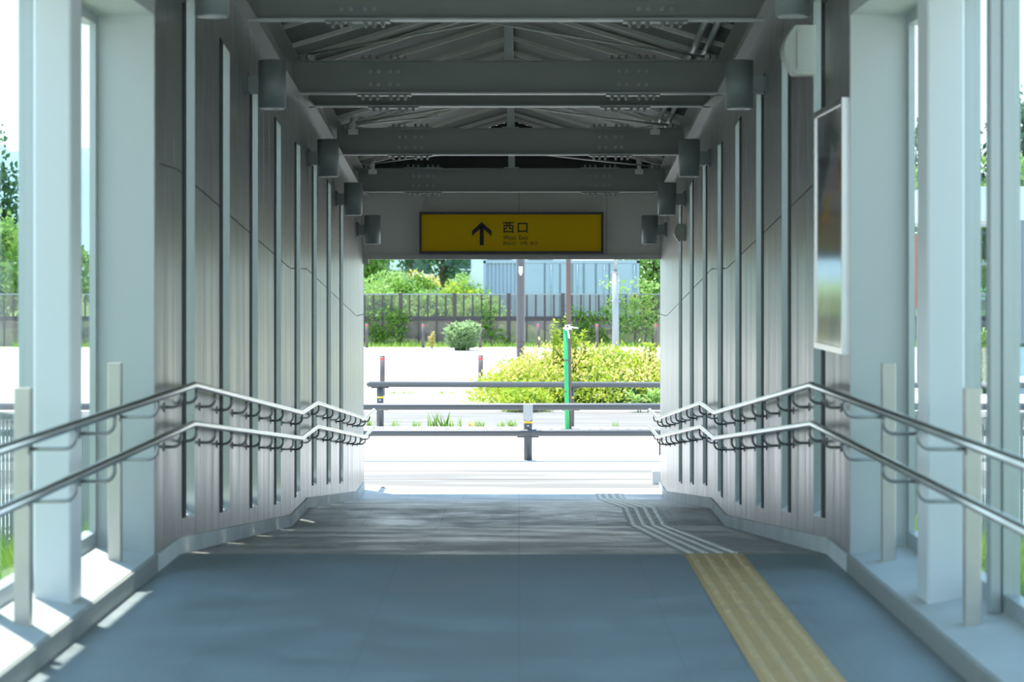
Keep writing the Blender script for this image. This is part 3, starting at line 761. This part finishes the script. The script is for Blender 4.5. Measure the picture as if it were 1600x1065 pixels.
y = 78; x = X(961.7, y); root = empty('utility_pole', (x, y, GZ)); tag(root, 'pale galvanised pole with collars standing just in front of the fence', 'pole')
q = MB(); q.cyl((x, y, GZ-.1), (x, y, Zp(424, y)), .108, .104, n=20); q.cyl((x, y, Zp(424, y)), (x, y, Zp(424, y)+4), .055, .05, n=16); q.build('shaft', 'polepale', root)
for py in (425, 470):
    q = MB(); q.cyl((x, y, Zp(py+1.5, y)), (x, y, Zp(py-1, y)), .13, n=20); q.box(x-.17, x+.17, y-.03, y+.03, Zp(py+1, y), Zp(py-.5, y)); q.build('collar', 'polepale', root)

# ---- fence
FY = 82.0; FZ0, FZ1 = Zp(540, FY), Zp(459.5, FY); FM = Zp(499, FY); PW = 1.842
FX0 = X(626, FY)-13*PW+ .0
def fpanel():
    root = empty('fence_section', (0, FY, 0)); w = PW
    q = MB()
    for i in range(1, 6): q.box(w*i/6-.028, w*i/6+.028, FY-.04, FY-.0, FM-.02, FZ1-.02)
    for i in (2, 4): q.box(w*i/6-.02, w*i/6+.02, FY-.04, FY-.0, FZ0, FM-.02)
    q.build('slats', 'fence', root)
    q = MB(); q.box(0, w, FY-.05, FY+.03, FM-.04, FM+.0); q.box(0, w, FY-.02, FY+.005, FM, FM+.11); q.build('middle_rail', 'fence', root)
    q = MB(); q.box(0, w, FY-.055, FY+.03, FZ1-.02, FZ1+.02); q.build('top_rail', 'railmetal', root)
    q = MB(); q.box(.05, w-.05, FY+.0, FY+.004, FM+.11, FZ1-.02); q.build('upper_sheet', 'perf_hi', root)
    q = MB(); q.box(.05, w-.05, FY+.0, FY+.004, FZ0-.02, FM-.04); q.build('lower_sheet', 'perf_lo', root)
    return root
def fpost():
    root = MB(); root.box(-.06, .06, FY-.07, FY+.05, FZ0-.1, FZ1+.03); root.box(-.075, .075, FY-.085, FY+.065, FZ1+.02, FZ1+.035)
    return root.build('fence_post', 'fence')
fp = fpanel(); fo = fpost(); KIDS[fp.name] = [c for c in bpy.data.objects if c.parent == fp]
tag(fp, 'dark brown slatted and perforated section of the long fence behind the lot', 'fence', 'fence sections'); tag(fo, 'dark brown square post of the long fence behind the lot', 'fence post', 'fence posts')
for i in range(1, 27): c = copy_tree(fp); c.location.x = FX0+i*PW+.0
for i in range(1, 28): c = fo.copy(); col.objects.link(c); c.location.x = FX0+i*PW
fp.location.x = FX0; fo.location.x = FX0

# ---- container
y = 95; x0, x1 = X(756, y), X(998, y); z0, z1 = GZ+.35, Zp(407, y)
root = empty('cargo_container', ((x0+x1)/2, y, z0)); tag(root, 'pale blue cargo container behind the fence, ribbed at its left end', 'container')
q = MB(); xr = X(808, y)
n = 8; w = (xr-x0-.1)/n; pts = [(x0, 0), (x0+.08, 0)]
for i in range(n): a = x0+.1+i*w; pts += [(a, .0), (a+w*.2, .07), (a+w*.5, .07), (a+w*.7, 0)]
pts += [(xr, 0), (x1, 0)]
vs = []; m = len(pts)
for a, d in pts: vs += [(a, y+d, z0+.12), (a, y+d, z1-.1)]
q.add(vs, [(2*i, 2*i+2, 2*i+3, 2*i+1) for i in range(m-1)])
q.box(x0, x1, y+.075, y+2.4, z0, z1-.01)
q.build('body', 'cont', root)
q = MB(); q.box(x0-.02, x1+.02, y-.03, y+.08, z1-.1, z1+.02); q.box(x0-.02, x1+.02, y-.03, y+.08, z0, z0+.13); q.box(x0-.02, x0+.07, y-.03, y+.08, z0, z1); q.box(x1-.08, x1+.02, y-.03, y+.08, z0, z1); q.build('edge_frame', 'cont', root)
for a, b in ((812, 849.5), (853, 873), (877, 892), (896, 910), (914, 929), (933, 950), (954, 988)):
    q = MB(); q.box(X(a, y), X(b, y), y-.022, y-.001, z0+.15, z1-.12); q.build('door_panel', 'cont', root)
for px in (851, 875, 894, 912, 931, 952):
    q = MB(); q.box(X(px-.7, y), X(px+.7, y), y-.03, y-.005, z0+.14, z1-.11); q.build('door_seal', 'contdark', root)
for px in (861, 902, 944, 991):
    q = MB(); q.cyl((X(px, y), y-.05, z0+.16), (X(px, y), y-.05, z1-.14), .018, n=8)
    for pz in (415, 422, 449): q.box(X(px, y)-.05, X(px, y)+.07, y-.06, y-.02, Zp(pz+1, y), Zp(pz-1, y))
    q.build('lock_bar', 'contbar', root)
for xx in (x0+.5, x1-.8):
    q = MB(); q.box(xx, xx+.3, y+.1, y+2.3, GZ-.02, z0); q.build('foot_block', 'kerb', root)

# ---- vegetation
rng = random.Random(7)
def leaves(q, c, rad, n, size, elong=2.0, up=.3, shell=.55, rg=rng, flat=False):
    for _ in range(n):
        while True:
            v = Vector((rg.uniform(-1,1), rg.uniform(-1,1), rg.uniform(-1,1)))
            if 0 < v.length <= 1: break
        r = v.length; v = v.normalized()*(shell+(1-shell)*r)*rg.uniform(.85, 1.08)
        p = Vector((c[0]+v.x*rad[0], c[1]+v.y*rad[1], c[2]+v.z*rad[2]))
        d = Vector((rg.gauss(0,1), rg.gauss(0,1), rg.gauss(0,1)+up)).normalized()+v.normalized()*.5
        d.normalize(); sd2 = d.cross(Vector((rg.gauss(0,1), rg.gauss(0,1), rg.gauss(0,1)))).normalized()
        L = size*rg.uniform(.6, 1.3); w = L/elong/2
        q.add([p, p+d*L*.5+sd2*w, p+d*L, p+d*L*.5-sd2*w], [(0,1,2,3)])
def clumpy(q, base, rad, nclump, nleaf, size, elong=2, up=.3, low=.15):
    """dome of many small leaf clumps over a base ellipse"""
    for _ in range(nclump):
        a = rng.uniform(0, 2*math.pi); rr = math.sqrt(rng.random()); h = math.sqrt(max(0, 1-rr*rr))
        c = (base[0]+rad[0]*rr*math.cos(a), base[1]+rad[1]*rr*math.sin(a), base[2]+rad[2]*(low+(1-low)*h*rng.uniform(.55, 1)))
        k = rng.uniform(.6, 1.2); s_ = min(rad)*.32*k
        leaves(q, c, (s_*1.2, s_*1.2, s_), nleaf, size, elong, up)
def bush(name, base, rad, nclump, nleaf, size, m, label, cat, group=None, elong=2, up=.3, low=.15, core=True):
    q = MB()
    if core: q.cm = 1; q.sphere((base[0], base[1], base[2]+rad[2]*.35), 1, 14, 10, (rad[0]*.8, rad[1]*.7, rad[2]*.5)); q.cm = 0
    clumpy(q, base, rad, nclump, nleaf, size, elong, up, low)
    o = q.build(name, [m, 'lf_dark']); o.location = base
    for v in o.data.vertices: v.co -= Vector(base)
    tag(o, label, cat, group); return o
def stemplant(name, x, y, h, nst, spread, m, label, cat, whorl=9, size=.13, group=None, zb=None, drop=0):
    """upright shoots carrying whorls of narrow leaves"""
    zb = GZ if zb is None else zb; q = MB(); st = MB()
    for i in range(nst):
        a = rng.uniform(0, 6.28); r = spread*math.sqrt(rng.random()); hh = h*rng.uniform(.65, 1)*(1-.25*r/max(spread, .01))
        p0 = Vector((x+r*.4*math.cos(a), y+r*.4*math.sin(a), zb)); p1 = Vector((x+r*math.cos(a), y+r*math.sin(a), zb+hh))
        st.tube([p0, p0.lerp(p1, .5)+Vector((rng.uniform(-.02,.02), 0, .02)), p1], [.012, .009, .004], 5)
        k = drop
        while k < 1.0:
            c = p0.lerp(p1, k)
            for j in range(whorl):
                t = rng.uniform(0, 6.28); el = rng.uniform(.1, 1.1); d = Vector((math.cos(t)*math.cos(el), math.sin(t)*math.cos(el), math.sin(el))); L = size*rng.uniform(.7, 1.2)*(1.15-.4*k)
                sd2 = d.cross(Vector((0,0,1))).normalized(); w = L*.12
                q.add([c, c+d*L*.5+sd2*w, c+d*L-Vector((0,0,L*.15)), c+d*L*.5-sd2*w], [(0,1,2,3)])
            k += .05/max(hh, .1)*1.2
    root = empty(name, (x, y, zb)); tag(root, label, cat, group)
    st.build('stems', 'lf_green', root); q.build('foliage', m, root); return root
# the big yellow-green hedge
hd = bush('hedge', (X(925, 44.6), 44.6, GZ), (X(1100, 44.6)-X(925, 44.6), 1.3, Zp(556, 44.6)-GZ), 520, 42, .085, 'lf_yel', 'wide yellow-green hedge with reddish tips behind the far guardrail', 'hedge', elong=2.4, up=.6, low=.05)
q = MB(); clumpy(q, (X(925, 44.6), 44.3, GZ+.04), (X(1090, 44.6)-X(925, 44.6), 1.3, Zp(553, 44.6)-GZ), 150, 26, .085, 2.4, .8, .3); q.build('reddish_tips', 'lf_tip', hd)
hd2 = bush('hedge', (X(822, 42.9), 42.9, GZ), (X(860, 42.9)-X(822, 42.9), .7, Zp(604, 42.9)-GZ), 110, 36, .08, 'lf_yel', 'low rounded left end of the hedge, below its tall part', 'hedge', elong=2.4, up=.6, low=.05)
hd3 = bush('hedge', (X(852, 44), 44, GZ), (X(893, 44)-X(852, 44), .9, Zp(573, 44)-GZ), 130, 36, .08, 'lf_yel', 'mid height left shoulder of the hedge, by the grey pole', 'hedge', elong=2.4, up=.6, low=.05)
for px, py, sp_, nst, lab in ((893, 474, .30, 9, 'tallest pale shoot rising from the hedge behind the brown pole'), (868, 494, .22, 7, 'tall leafy shoot of the hedge left of the brown pole'), (914, 520, .14, 4, 'small leafy shoot in the hedge right of the brown pole'),
        (950, 515, .18, 6, 'green shoot in the hedge just left of the pale pole'), (972, 520, .16, 5, 'green shoot in the hedge just right of the pale pole'), (1008, 516, .20, 7, 'leafy shoot of the hedge left of the right wall'),
        (1028, 508, .15, 5, 'yellowish shoot of the hedge touching the right wall'), (830, 545, .10, 3, 'leafy shoot at the left shoulder of the hedge'), (839, 575, .12, 3, 'small shoot above the low left end of the hedge'), (812, 566, .10, 3, 'short shoot in front of the thick grey pole')):
    y = 44.3; stemplant('hedge_shoot', X(px, y), y, Zp(py, y)-GZ, nst, sp_, 'lf_yel' if px not in (950, 972) else 'lf_bright', lab, 'shoot', 11, .15, drop=.45)
stemplant('broadleaf_weed', X(1008, 42.4), 42.4, Zp(604, 42.4)-GZ, 5, .3, 'lf_bright', 'broad leaved bright green weed in front of the hedge by the right wall', 'weed', 4, .28, drop=.4)
# grey-green bush by the fence
stemplant('roadside_bush', X(722, 77.6), 77.6, Zp(496, 77.6)-GZ, 60, .62, 'lf_grey', 'round feathery grey-green bush growing at the lot edge before the fence', 'bush', 7, .27, drop=.12)
stemplant('roadside_weed', X(675, 79), 79, .72, 4, .12, 'lf_tip', 'small orange-tinged weed between two far bollards', 'weed', 8, .12, drop=.2)
# vines on the fence
for px, py, rx, rz_, n, lab in ((607, 520, .8, .85, 46, 'dark green vine hanging on the fence at far left'), (583, 528, .3, .55, 10, 'thin vine low on the fence at the left wall'), (765, 510, .28, .8, 14, 'thin vine on the fence right of the round bush'), (786, 528, .3, .4, 8, 'small vine tuft on the fence left of the grey pole'),
        (915, 515, 1.0, .75, 60, 'dense dark vine on the fence behind the tall hedge shoot'), (985, 480, 1.1, 1.0, 80, 'bright vine on the fence right of the pale pole')):
    q = MB(); y = FY-.13
    for _ in range(n):
        c = (X(px, y)+rx*rng.uniform(-1, 1)*.8, y, Zp(py, y)+rz_*rng.uniform(-1, 1)*.9); leaves(q, c, (.18, .06, .2), 20, .11, 1.5, -.2)
    tag(q.build('vine', 'lf_green' if px != 985 else 'lf_bright'), lab, 'vine')
# weeds along edges
def tuft(x, y, h, n, m='grass'):
    q = MB()
    for _ in range(n):
        a = rng.uniform(0, 6.28); l = h*rng.uniform(.5, 1); b = Vector((x+rng.uniform(-h, h)*.5, y+rng.uniform(-.05, .05), GZ)); tpp = b+Vector((math.cos(a)*l*.5, math.sin(a)*l*.4, l)); w = Vector((math.sin(a), -math.cos(a), 0))*l*.07
        q.add([b-w, b+w, tpp], [(0,1,2)])
    return q.build('weed_tuft', m)
for px, y, h, n, mm in ((580, 38.6, .14, 30, 'grass'), (618, 38.4, .16, 18, 'grass'), (650, 38.2, .13, 40, 'grass'), (684, 38.2, .30, 26, 'lf_green'), (698, 38.3, .11, 40, 'grass'), (712, 38.3, .2, 14, 'grass'), (738, 38.3, .12, 34, 'lf_tip'), (750, 38.2, .14, 40, 'grass'), (783, 38.2, .13, 30, 'grass'), (800, 38.4, .14, 36, 'grass'), (962, 38.2, .13, 20, 'grass'),
        (577, 49, .1, 20, 'grass'), (614, 49, .12, 30, 'grass'), (630, 49, .12, 26, 'grass'), (644, 49, .12, 26, 'grass'), (690, 49, .12, 26, 'grass'), (705, 49, .12, 40, 'lf_tip'), (730, 49, .16, 34, 'grass'), (742, 43, .1, 30, 'grass'), (768, 43, .1, 40, 'lf_tip'), (788, 43.4, .12, 30, 'grass')):
    tag(tuft(X(px, y), y, h, n, mm), 'small weed tuft on the bright paving beyond the near guardrail', 'weed', 'weed tufts on the paving')
q = MB()
for _ in range(5200):
    x = rng.uniform(-17, 17); y = rng.uniform(80.9, 81.8); h = rng.uniform(.06, .2)*(1.6 if rng.random() < .1 else 1); a = rng.uniform(0, 6.28); w = .02
    q.add([(x-w, y, GZ-.02), (x+w, y, GZ-.02), (x+math.cos(a)*h*.5, y+math.sin(a)*h*.3, GZ+h)], [(0,1,2)])
tag(q.build('grass', 'grass'), 'strip of rough grass growing along the foot of the fence', 'grass', kind='stuff')
for s in (-1, 1):
    q = MB(); xb = XR+.37 if s > 0 else XL-.37
    for _ in range(9000):
        x = xb+s*rng.uniform(.02, 1.8); y = rng.uniform(9, 24); h = rng.uniform(.08, .3); a = rng.uniform(0, 6.28); w = .008; z = F(y)-.22
        q.add([(x-w, y, z), (x+w, y, z), (x+math.cos(a)*h*.5, y+math.sin(a)*h*.5, z+h)], [(0,1,2)])
    tag(q.build('grass', 'grass'), 'bright grass on the bank outside the %s glazing' % ('left' if s < 0 else 'right'), 'grass', kind='stuff')

# bank behind the fence
q = MB(); nx, ny = 40, 12; vs = []
for j in range(ny+1):
    for i in range(nx+1):
        y = 84+j*4.5; x = -45+i*1.45; z = GZ-.05+min(1, j/5)*(1.45 if x < 0 else .5)+.15*math.sin(x*.9+j); vs.append((x, y, z))
q.add(vs, [(j*(nx+1)+i, j*(nx+1)+i+1, (j+1)*(nx+1)+i+1, (j+1)*(nx+1)+i) for j in range(ny) for i in range(nx)], True); struct(q.build('ground_bank', 'soil'))
bs = [(572, 90, 2.30, 'lf_bright'), (590, 88, 1.90, 'lf_bright'), (612, 92, 2.45, 'lf_bright'), (634, 90, 2.00, 'lf_green'), (655, 89, 1.70, 'lf_green'), (668, 88, 1.65, 'lf_bright'), (683, 93, 1.80, 'lf_grey'), (700, 89, 1.70, 'lf_green'), (718, 90, 2.00, 'lf_yel'), (738, 90, 1.80, 'lf_green'), (748, 88, 1.65, 'lf_bright'),
      (606, 98, 2.55, 'lf_grey'), (580, 101, 2.85, 'lf_green'), (645, 101, 2.45, 'lf_green'), (665, 103, 2.55, 'lf_tip'), (715, 101, 2.35, 'lf_bright')]
wh = ['at the left wall edge', 'second from the left wall', 'under the yellowish left mound', 'left of the tree, low', 'darker one left of the tree', 'just left of the tree', 'at the foot of the tree', 'just right of the tree', 'yellowish, left of the white cover', 'darker one before the white cover', 'touching the container corner',
      'yellowish mound in the second row', 'dark second-row bush by the left wall', 'dark second-row bush left of the tree', 'reddish one behind, left of the tree', 'pale second-row bush right of the tree']
for (px, y, h, m), w in zip(bs, wh):
    bush('bank_bush', (X(px, y), y, GZ+.2), (.95 if y < 95 else 1.2, .8, h-.15), 70, 26, .16, m, 'leafy bush on the bank above the fence, '+w, 'bush', elong=1.9, up=.5, low=.3)
def tree(name, x, y, h, rad, m, label, trunk=.5, nc=120, nl=34, size=.24, low=0.0):
    root = empty(name, (x, y, GZ)); tag(root, label, 'tree')
    q = MB(); q.tube([(x, y, GZ-.1), (x+.05, y, GZ+h*.4), (x, y, GZ+h*.85)], [rad[0]*.09, rad[0]*.07, rad[0]*.02], 10)
    for i in range(7):
        a = i*2.4; zz = GZ+h*(trunk*.75+.05*i); q.tube([(x+.03, y, zz), (x+math.cos(a)*rad[0]*.3, y+math.sin(a)*rad[1]*.3, zz+rad[2]*.25), (x+math.cos(a)*rad[0]*.6, y+math.sin(a)*rad[1]*.6, zz+rad[2]*.4)], [rad[0]*.045, rad[0]*.03, .01], 6)
    q.build('trunk', 'bark', root)
    q = MB(); zc = GZ+h-rad[2]
    for _ in range(nc):
        v = Vector((rng.gauss(0,1), rng.gauss(0,1), rng.gauss(0,1))).normalized()*rng.uniform(.25, 1)**.5
        s_ = rng.uniform(.18, .34)*min(rad)
        leaves(q, (x+v.x*rad[0]*.85, y+v.y*rad[1]*.85, zc+v.z*rad[2]*.88), (s_, s_, s_*.8), nl, size, 1.8, .1)
    q.build('crown', m, root); return root
tree('broadleaf_tree', X(690, 96), 96, 6.6, (1.35, 1.3, 2.3), 'lf_dark', 'dark broadleaf tree on the bank in the middle of the opening left half', .45, 90, 34, .2)
tree('broadleaf_tree', X(572, 98), 98, 6.0, (1.0, 1.2, 2.4), 'lf_green', 'green tree at the left edge of the opening', .3, 90, 30, .2)
tree('slender_tree', X(640, 106), 106, 6.0, (.9, .9, 1.9), 'lf_dark', 'slender dark tree behind the bank bushes, left of the main tree', .4, 50, 30, .2)
tree('broadleaf_tree', X(1022, 100), 100, 6.2, (1.7, 1.5, 2.9), 'lf_bright', 'light green tree right of the container, at the right wall', .2, 170, 34, .22)
stemplant('hedge_shoot', X(1005, 84.5), 84.5, Zp(444, 84.5)-GZ, 6, .5, 'lf_yel', 'yellow-leaved sapling rising above the fence right of the container', 'sapling', 5, .34, drop=.75)
side = [(-15.3, 92, 4.2, 'lf_bright'), (-17.8, 90, 4.6, 'lf_green'), (-20.4, 93, 5.2, 'lf_bright'), (-22.6, 96, 6.0, 'lf_bright'), (-23.2, 105, 9.6, 'lf_dark'), (-26, 96, 5.4, 'lf_bright'), (-28.5, 105, 8.0, 'lf_dark')]
for k, (x, y, h, m) in enumerate(side):
    tree('fence_tree', x, y, h, (1.7, 1.4, h*.46), m, 'tree beyond the fence seen through the left glazing, number of rows from the passage: '+str(k+1) if False else ['bright low tree beyond the fence, nearest the passage on the left', 'green tree beyond the fence on the left, second from the passage', 'bright tree beyond the fence on the left, third from the passage', 'bright tree seen in the leftmost glass beyond the fence', 'tall dark tree with pointed crown seen in the leftmost glass', 'bright tree beyond the fence at far left, outside the picture', 'dark tall tree at far left, outside the picture'][k], .15, 110, 26, .3)
side = [(16.4, 96, 7.2, 'lf_bright'), (18.2, 103, 11.2, 'lf_dark'), (19.4, 96, 7.6, 'lf_bright'), (21.8, 104, 11.0, 'lf_dark'), (22.6, 97, 8.0, 'lf_bright'), (14.0, 98, 5.8, 'lf_green'), (26, 100, 8.4, 'lf_bright')]
for k, (x, y, h, m) in enumerate(side):
    tree('fence_tree', x, y, h, (1.9, 1.5, h*.42), m, ['light green tree seen in the narrow right glass strip', 'tall dark tree behind the light green ones, left one', 'light green tree seen in the middle right glass strip', 'tall dark tree behind the light green ones, right one', 'light green tree in the rightmost glass', 'green tree beyond the fence hidden by the right wall', 'light tree at far right, outside the picture'][k], .15, 130, 28, .34)

# cars, white cover and far building behind the bank
def car(x, y, lab, ang=0):
    root = empty('parked_car', (x, y, GZ+1.3)); tag(root, lab, 'car'); z = GZ+1.3
    q = MB(); prof = [(-2.0, .25), (2.0, .25), (2.05, .7), (1.9, .88), (1.0, .95), (.55, 1.42), (-.9, 1.46), (-1.55, 1.0), (-2.0, .92), (-2.08, .6)]
    n = len(prof); q.add([(x+a, y-.8, z+b) for a, b in prof]+[(x+a, y+.8, z+b) for a, b in prof], [tuple(range(n)), tuple(range(2*n-1, n-1, -1))]+[(i, i+n, (i+1) % n+n, (i+1) % n) for i in range(n)]); q.build('body', 'carpaint', root)
    q = MB(); wp = [(.82, .97), (.5, 1.36), (-.85, 1.38), (-1.35, 1.0)]; q.add([(x+a, y-.81, z+b) for a, b in wp]+[(x+a, y-.79, z+b) for a, b in wp], [(3,2,1,0), (4,5,6,7), (0,1,5,4), (1,2,6,5), (2,3,7,6), (3,0,4,7)]); q.build('side_window', 'cardark', root)
    for wx in (-1.3, 1.3):
        q = MB(); q.cyl((x+wx, y-.85, z+.32), (x+wx, y-.6, z+.32), .32, n=20); q.build('wheel', 'tyre', root)
car(X(607, 114), 114, 'pale car parked behind the bank bushes near the left wall')
car(X(728, 116), 116, 'pale car half hidden by the white cover, left of the container')
q = MB(); q.box(-40, 40, 112.5, 122, GZ+.8, GZ+1.29); struct(q.build('ground_car_park', 'ground'))
y = 101; root = empty('white_cover', (X(752, y), y, GZ)); tag(root, 'white arched plastic cover beside the left end of the container', 'cover')
q = MB(); n = 12; r = .62; h0 = Zp(445, y); h1 = Zp(411.5, y)
pts = [(X(756, y)-1.15*r*math.cos(math.pi/2*k/n)*.98, h0+(h1-h0)*math.sin(math.pi/2*k/n)) for k in range(n+1)]+[(X(757, y)+.6, h1), (X(757, y)+.6, GZ), (X(756, y)-1.13*r, GZ)]
m = len(pts); q.add([(a, y, b) for a, b in pts]+[(a, y+3, b) for a, b in pts], [tuple(range(m))[::-1], tuple(range(m, 2*m))]+[(i, (i+1) % m, (i+1) % m+m, i+m) for i in range(m)], False); q.build('sheet', 'tarp', root)
root = empty('far_building', (X(700, 135), 135, GZ)); tag(root, 'pale low building far behind the trees', 'building')
q = MB(); q.box(-12, 3, 135, 142, GZ, GZ+5.2); q.build('wall', 'white', root)
q = MB(); q.prof([(-12.4, GZ+5.2), (3.4, GZ+5.2), (3.0, GZ+6.0), (-12, GZ+6.0)], 134.6, 142.4); q.build('roof', 'polepale', root)
for i in range(6):
    q = MB(); q.box(-11+i*2.3, -9.6+i*2.3, 134.95, 135, GZ+2.6, GZ+4.2); q.build('window', 'cardark', root)

# railings outside both glazed sides
for s in (-1, 1):
    side_ = 'left' if s < 0 else 'right'; xr = (XL-1.65) if s < 0 else (XR+1.75)
    root = empty('bank_railing', (xr, 12, -.22)); tag(root, 'dark barred railing on the bank outside the %s glazing' % side_, 'railing')
    ys = brk(6.0, 26.5)
    for h in (1.0, .12):
        q = MB(); q.sweep(xr-.025, xr+.025, ys, lambda y: F(y)-.22+h-.02, lambda y: F(y)-.22+h+.02); q.build('rail', 'railmetal', root)
    for yp in [6.0+1.7*i for i in range(13)]:
        q = MB(); q.box(xr-.03, xr+.03, yp-.03, yp+.03, F(yp)-.27, F(yp)-.22+1.0); q.build('post', 'railmetal', root)
    q = MB(); y = 6.1
    while y < 26.4:
        q.box(xr-.009, xr+.009, y-.009, y+.009, F(y)-.1, F(y)-.22+.99); y += .12
    q.build('bars', 'railmetal', root)

# things seen through the right glazing
root = empty('notice_board', (6.9, 31, GZ)); tag(root, 'purple notice board seen through the rightmost glass', 'notice board')
q = MB(); q.box(6.5, 8.2, 30.95, 31.0, Zp(530, 31), Zp(350, 31)); q.build('purple_sheet', 'purple', root)
q = MB(); z0, z1 = Zp(530, 31), Zp(350, 31)
for a, b, c, d in ((6.45, 8.25, z1, z1+.05), (6.45, 8.25, z0-.05, z0), (6.45, 6.5, z0, z1), (8.2, 8.25, z0, z1)): q.box(a, b, 30.94, 31.03, c, d)
q.box(6.6, 6.66, 31.0, 31.05, GZ, z0); q.box(8.05, 8.11, 31.0, 31.05, GZ, z0); q.build('frame', 'railmetal', root)
root = empty('banner', (6.75, 40, GZ)); tag(root, 'narrow red-brown banner on a pole in the thin right glass strip', 'banner')
q = MB(); n = 8; vs = []
for i in range(n+1):
    z = Zp(480, 40)+(Zp(366, 40)-Zp(480, 40))*i/n; vs += [(6.50, 40+.03*math.sin(i), z), (6.74, 40+.05*math.sin(i+1), z), (6.74, 40.02+.05*math.sin(i+1), z), (6.50, 40.02+.03*math.sin(i), z)]
q.add(vs, [(4*i+k, 4*i+(k+1) % 4, 4*i+4+(k+1) % 4, 4*i+4+k) for i in range(n) for k in range(4)]); q.build('cloth', 'banner', root)
q = MB(); q.cyl((6.76, 40, GZ), (6.76, 40, Zp(360, 40)), .018, n=8); q.cyl((6.5, 40, Zp(364, 40)), (6.76, 40, Zp(364, 40)), .01, n=8); q.build('pole', 'cap', root)
root = empty('shelter', (11, 50, GZ)); tag(root, 'flat white roofed glass shelter seen through the right glazing', 'shelter')
q = MB(); q.box(8.6, 16, 50, 53, Zp(345, 50), Zp(291, 50)); q.build('roof', 'white', root)
q = MB(); q.box(8.7, 15.9, 50.1, 52.9, Zp(350, 50), Zp(345, 50)); q.build('soffit', 'ledge', root)
for x in (8.8, 12.3, 15.8):
    for y in (50.2, 52.8):
        q = MB(); q.box(x-.06, x+.06, y-.06, y+.06, GZ, Zp(350, 50)); q.build('post', 'railmetal', root)
q = MB(); q.box(8.86, 15.8, 52.78, 52.82, GZ+.2, Zp(352, 50)); q.build('back_glass', 'blueglass', root)
q = MB(); q.box(8.86, 15.8, 52.76, 52.84, Zp(412, 52.8)-.03, Zp(412, 52.8)+.03); q.box(8.86, 15.8, 52.76, 52.84, Zp(460, 52.8)-.03, Zp(460, 52.8)+.03); q.build('cross_rail', 'railmetal', root)
stemplant('roadside_plant', 9.5, 49, 1.5, 14, .2, 'lf_bright', 'slim bright green plant beside the glass shelter', 'plant', 6, .2, drop=.1)

# wooded hill on the left horizon
q = MB(); nx, ny = 60, 8; vs = []
for j in range(ny+1):
    for i in range(nx+1):
        x = -520+i*9; y = 1000+j*55; t = j/ny; ridge = 92+20*math.sin(x*.012+1)+7*math.sin(x*.05)+3*math.sin(x*.17); fall = max(0, min(1, (-x-40)/160))
        vs.append((x, y, GZ+ridge*fall*math.sin(math.pi/2*t)**.7))
q.add(vs, [(j*(nx+1)+i, j*(nx+1)+i+1, (j+1)*(nx+1)+i+1, (j+1)*(nx+1)+i) for j in range(ny) for i in range(nx)], True); struct(q.build('hill', 'hill'))
q = MB(); q.box(-900, 900, 400, 1500, GZ-.5, GZ-.05); struct(q.build('ground_far', 'soil'))
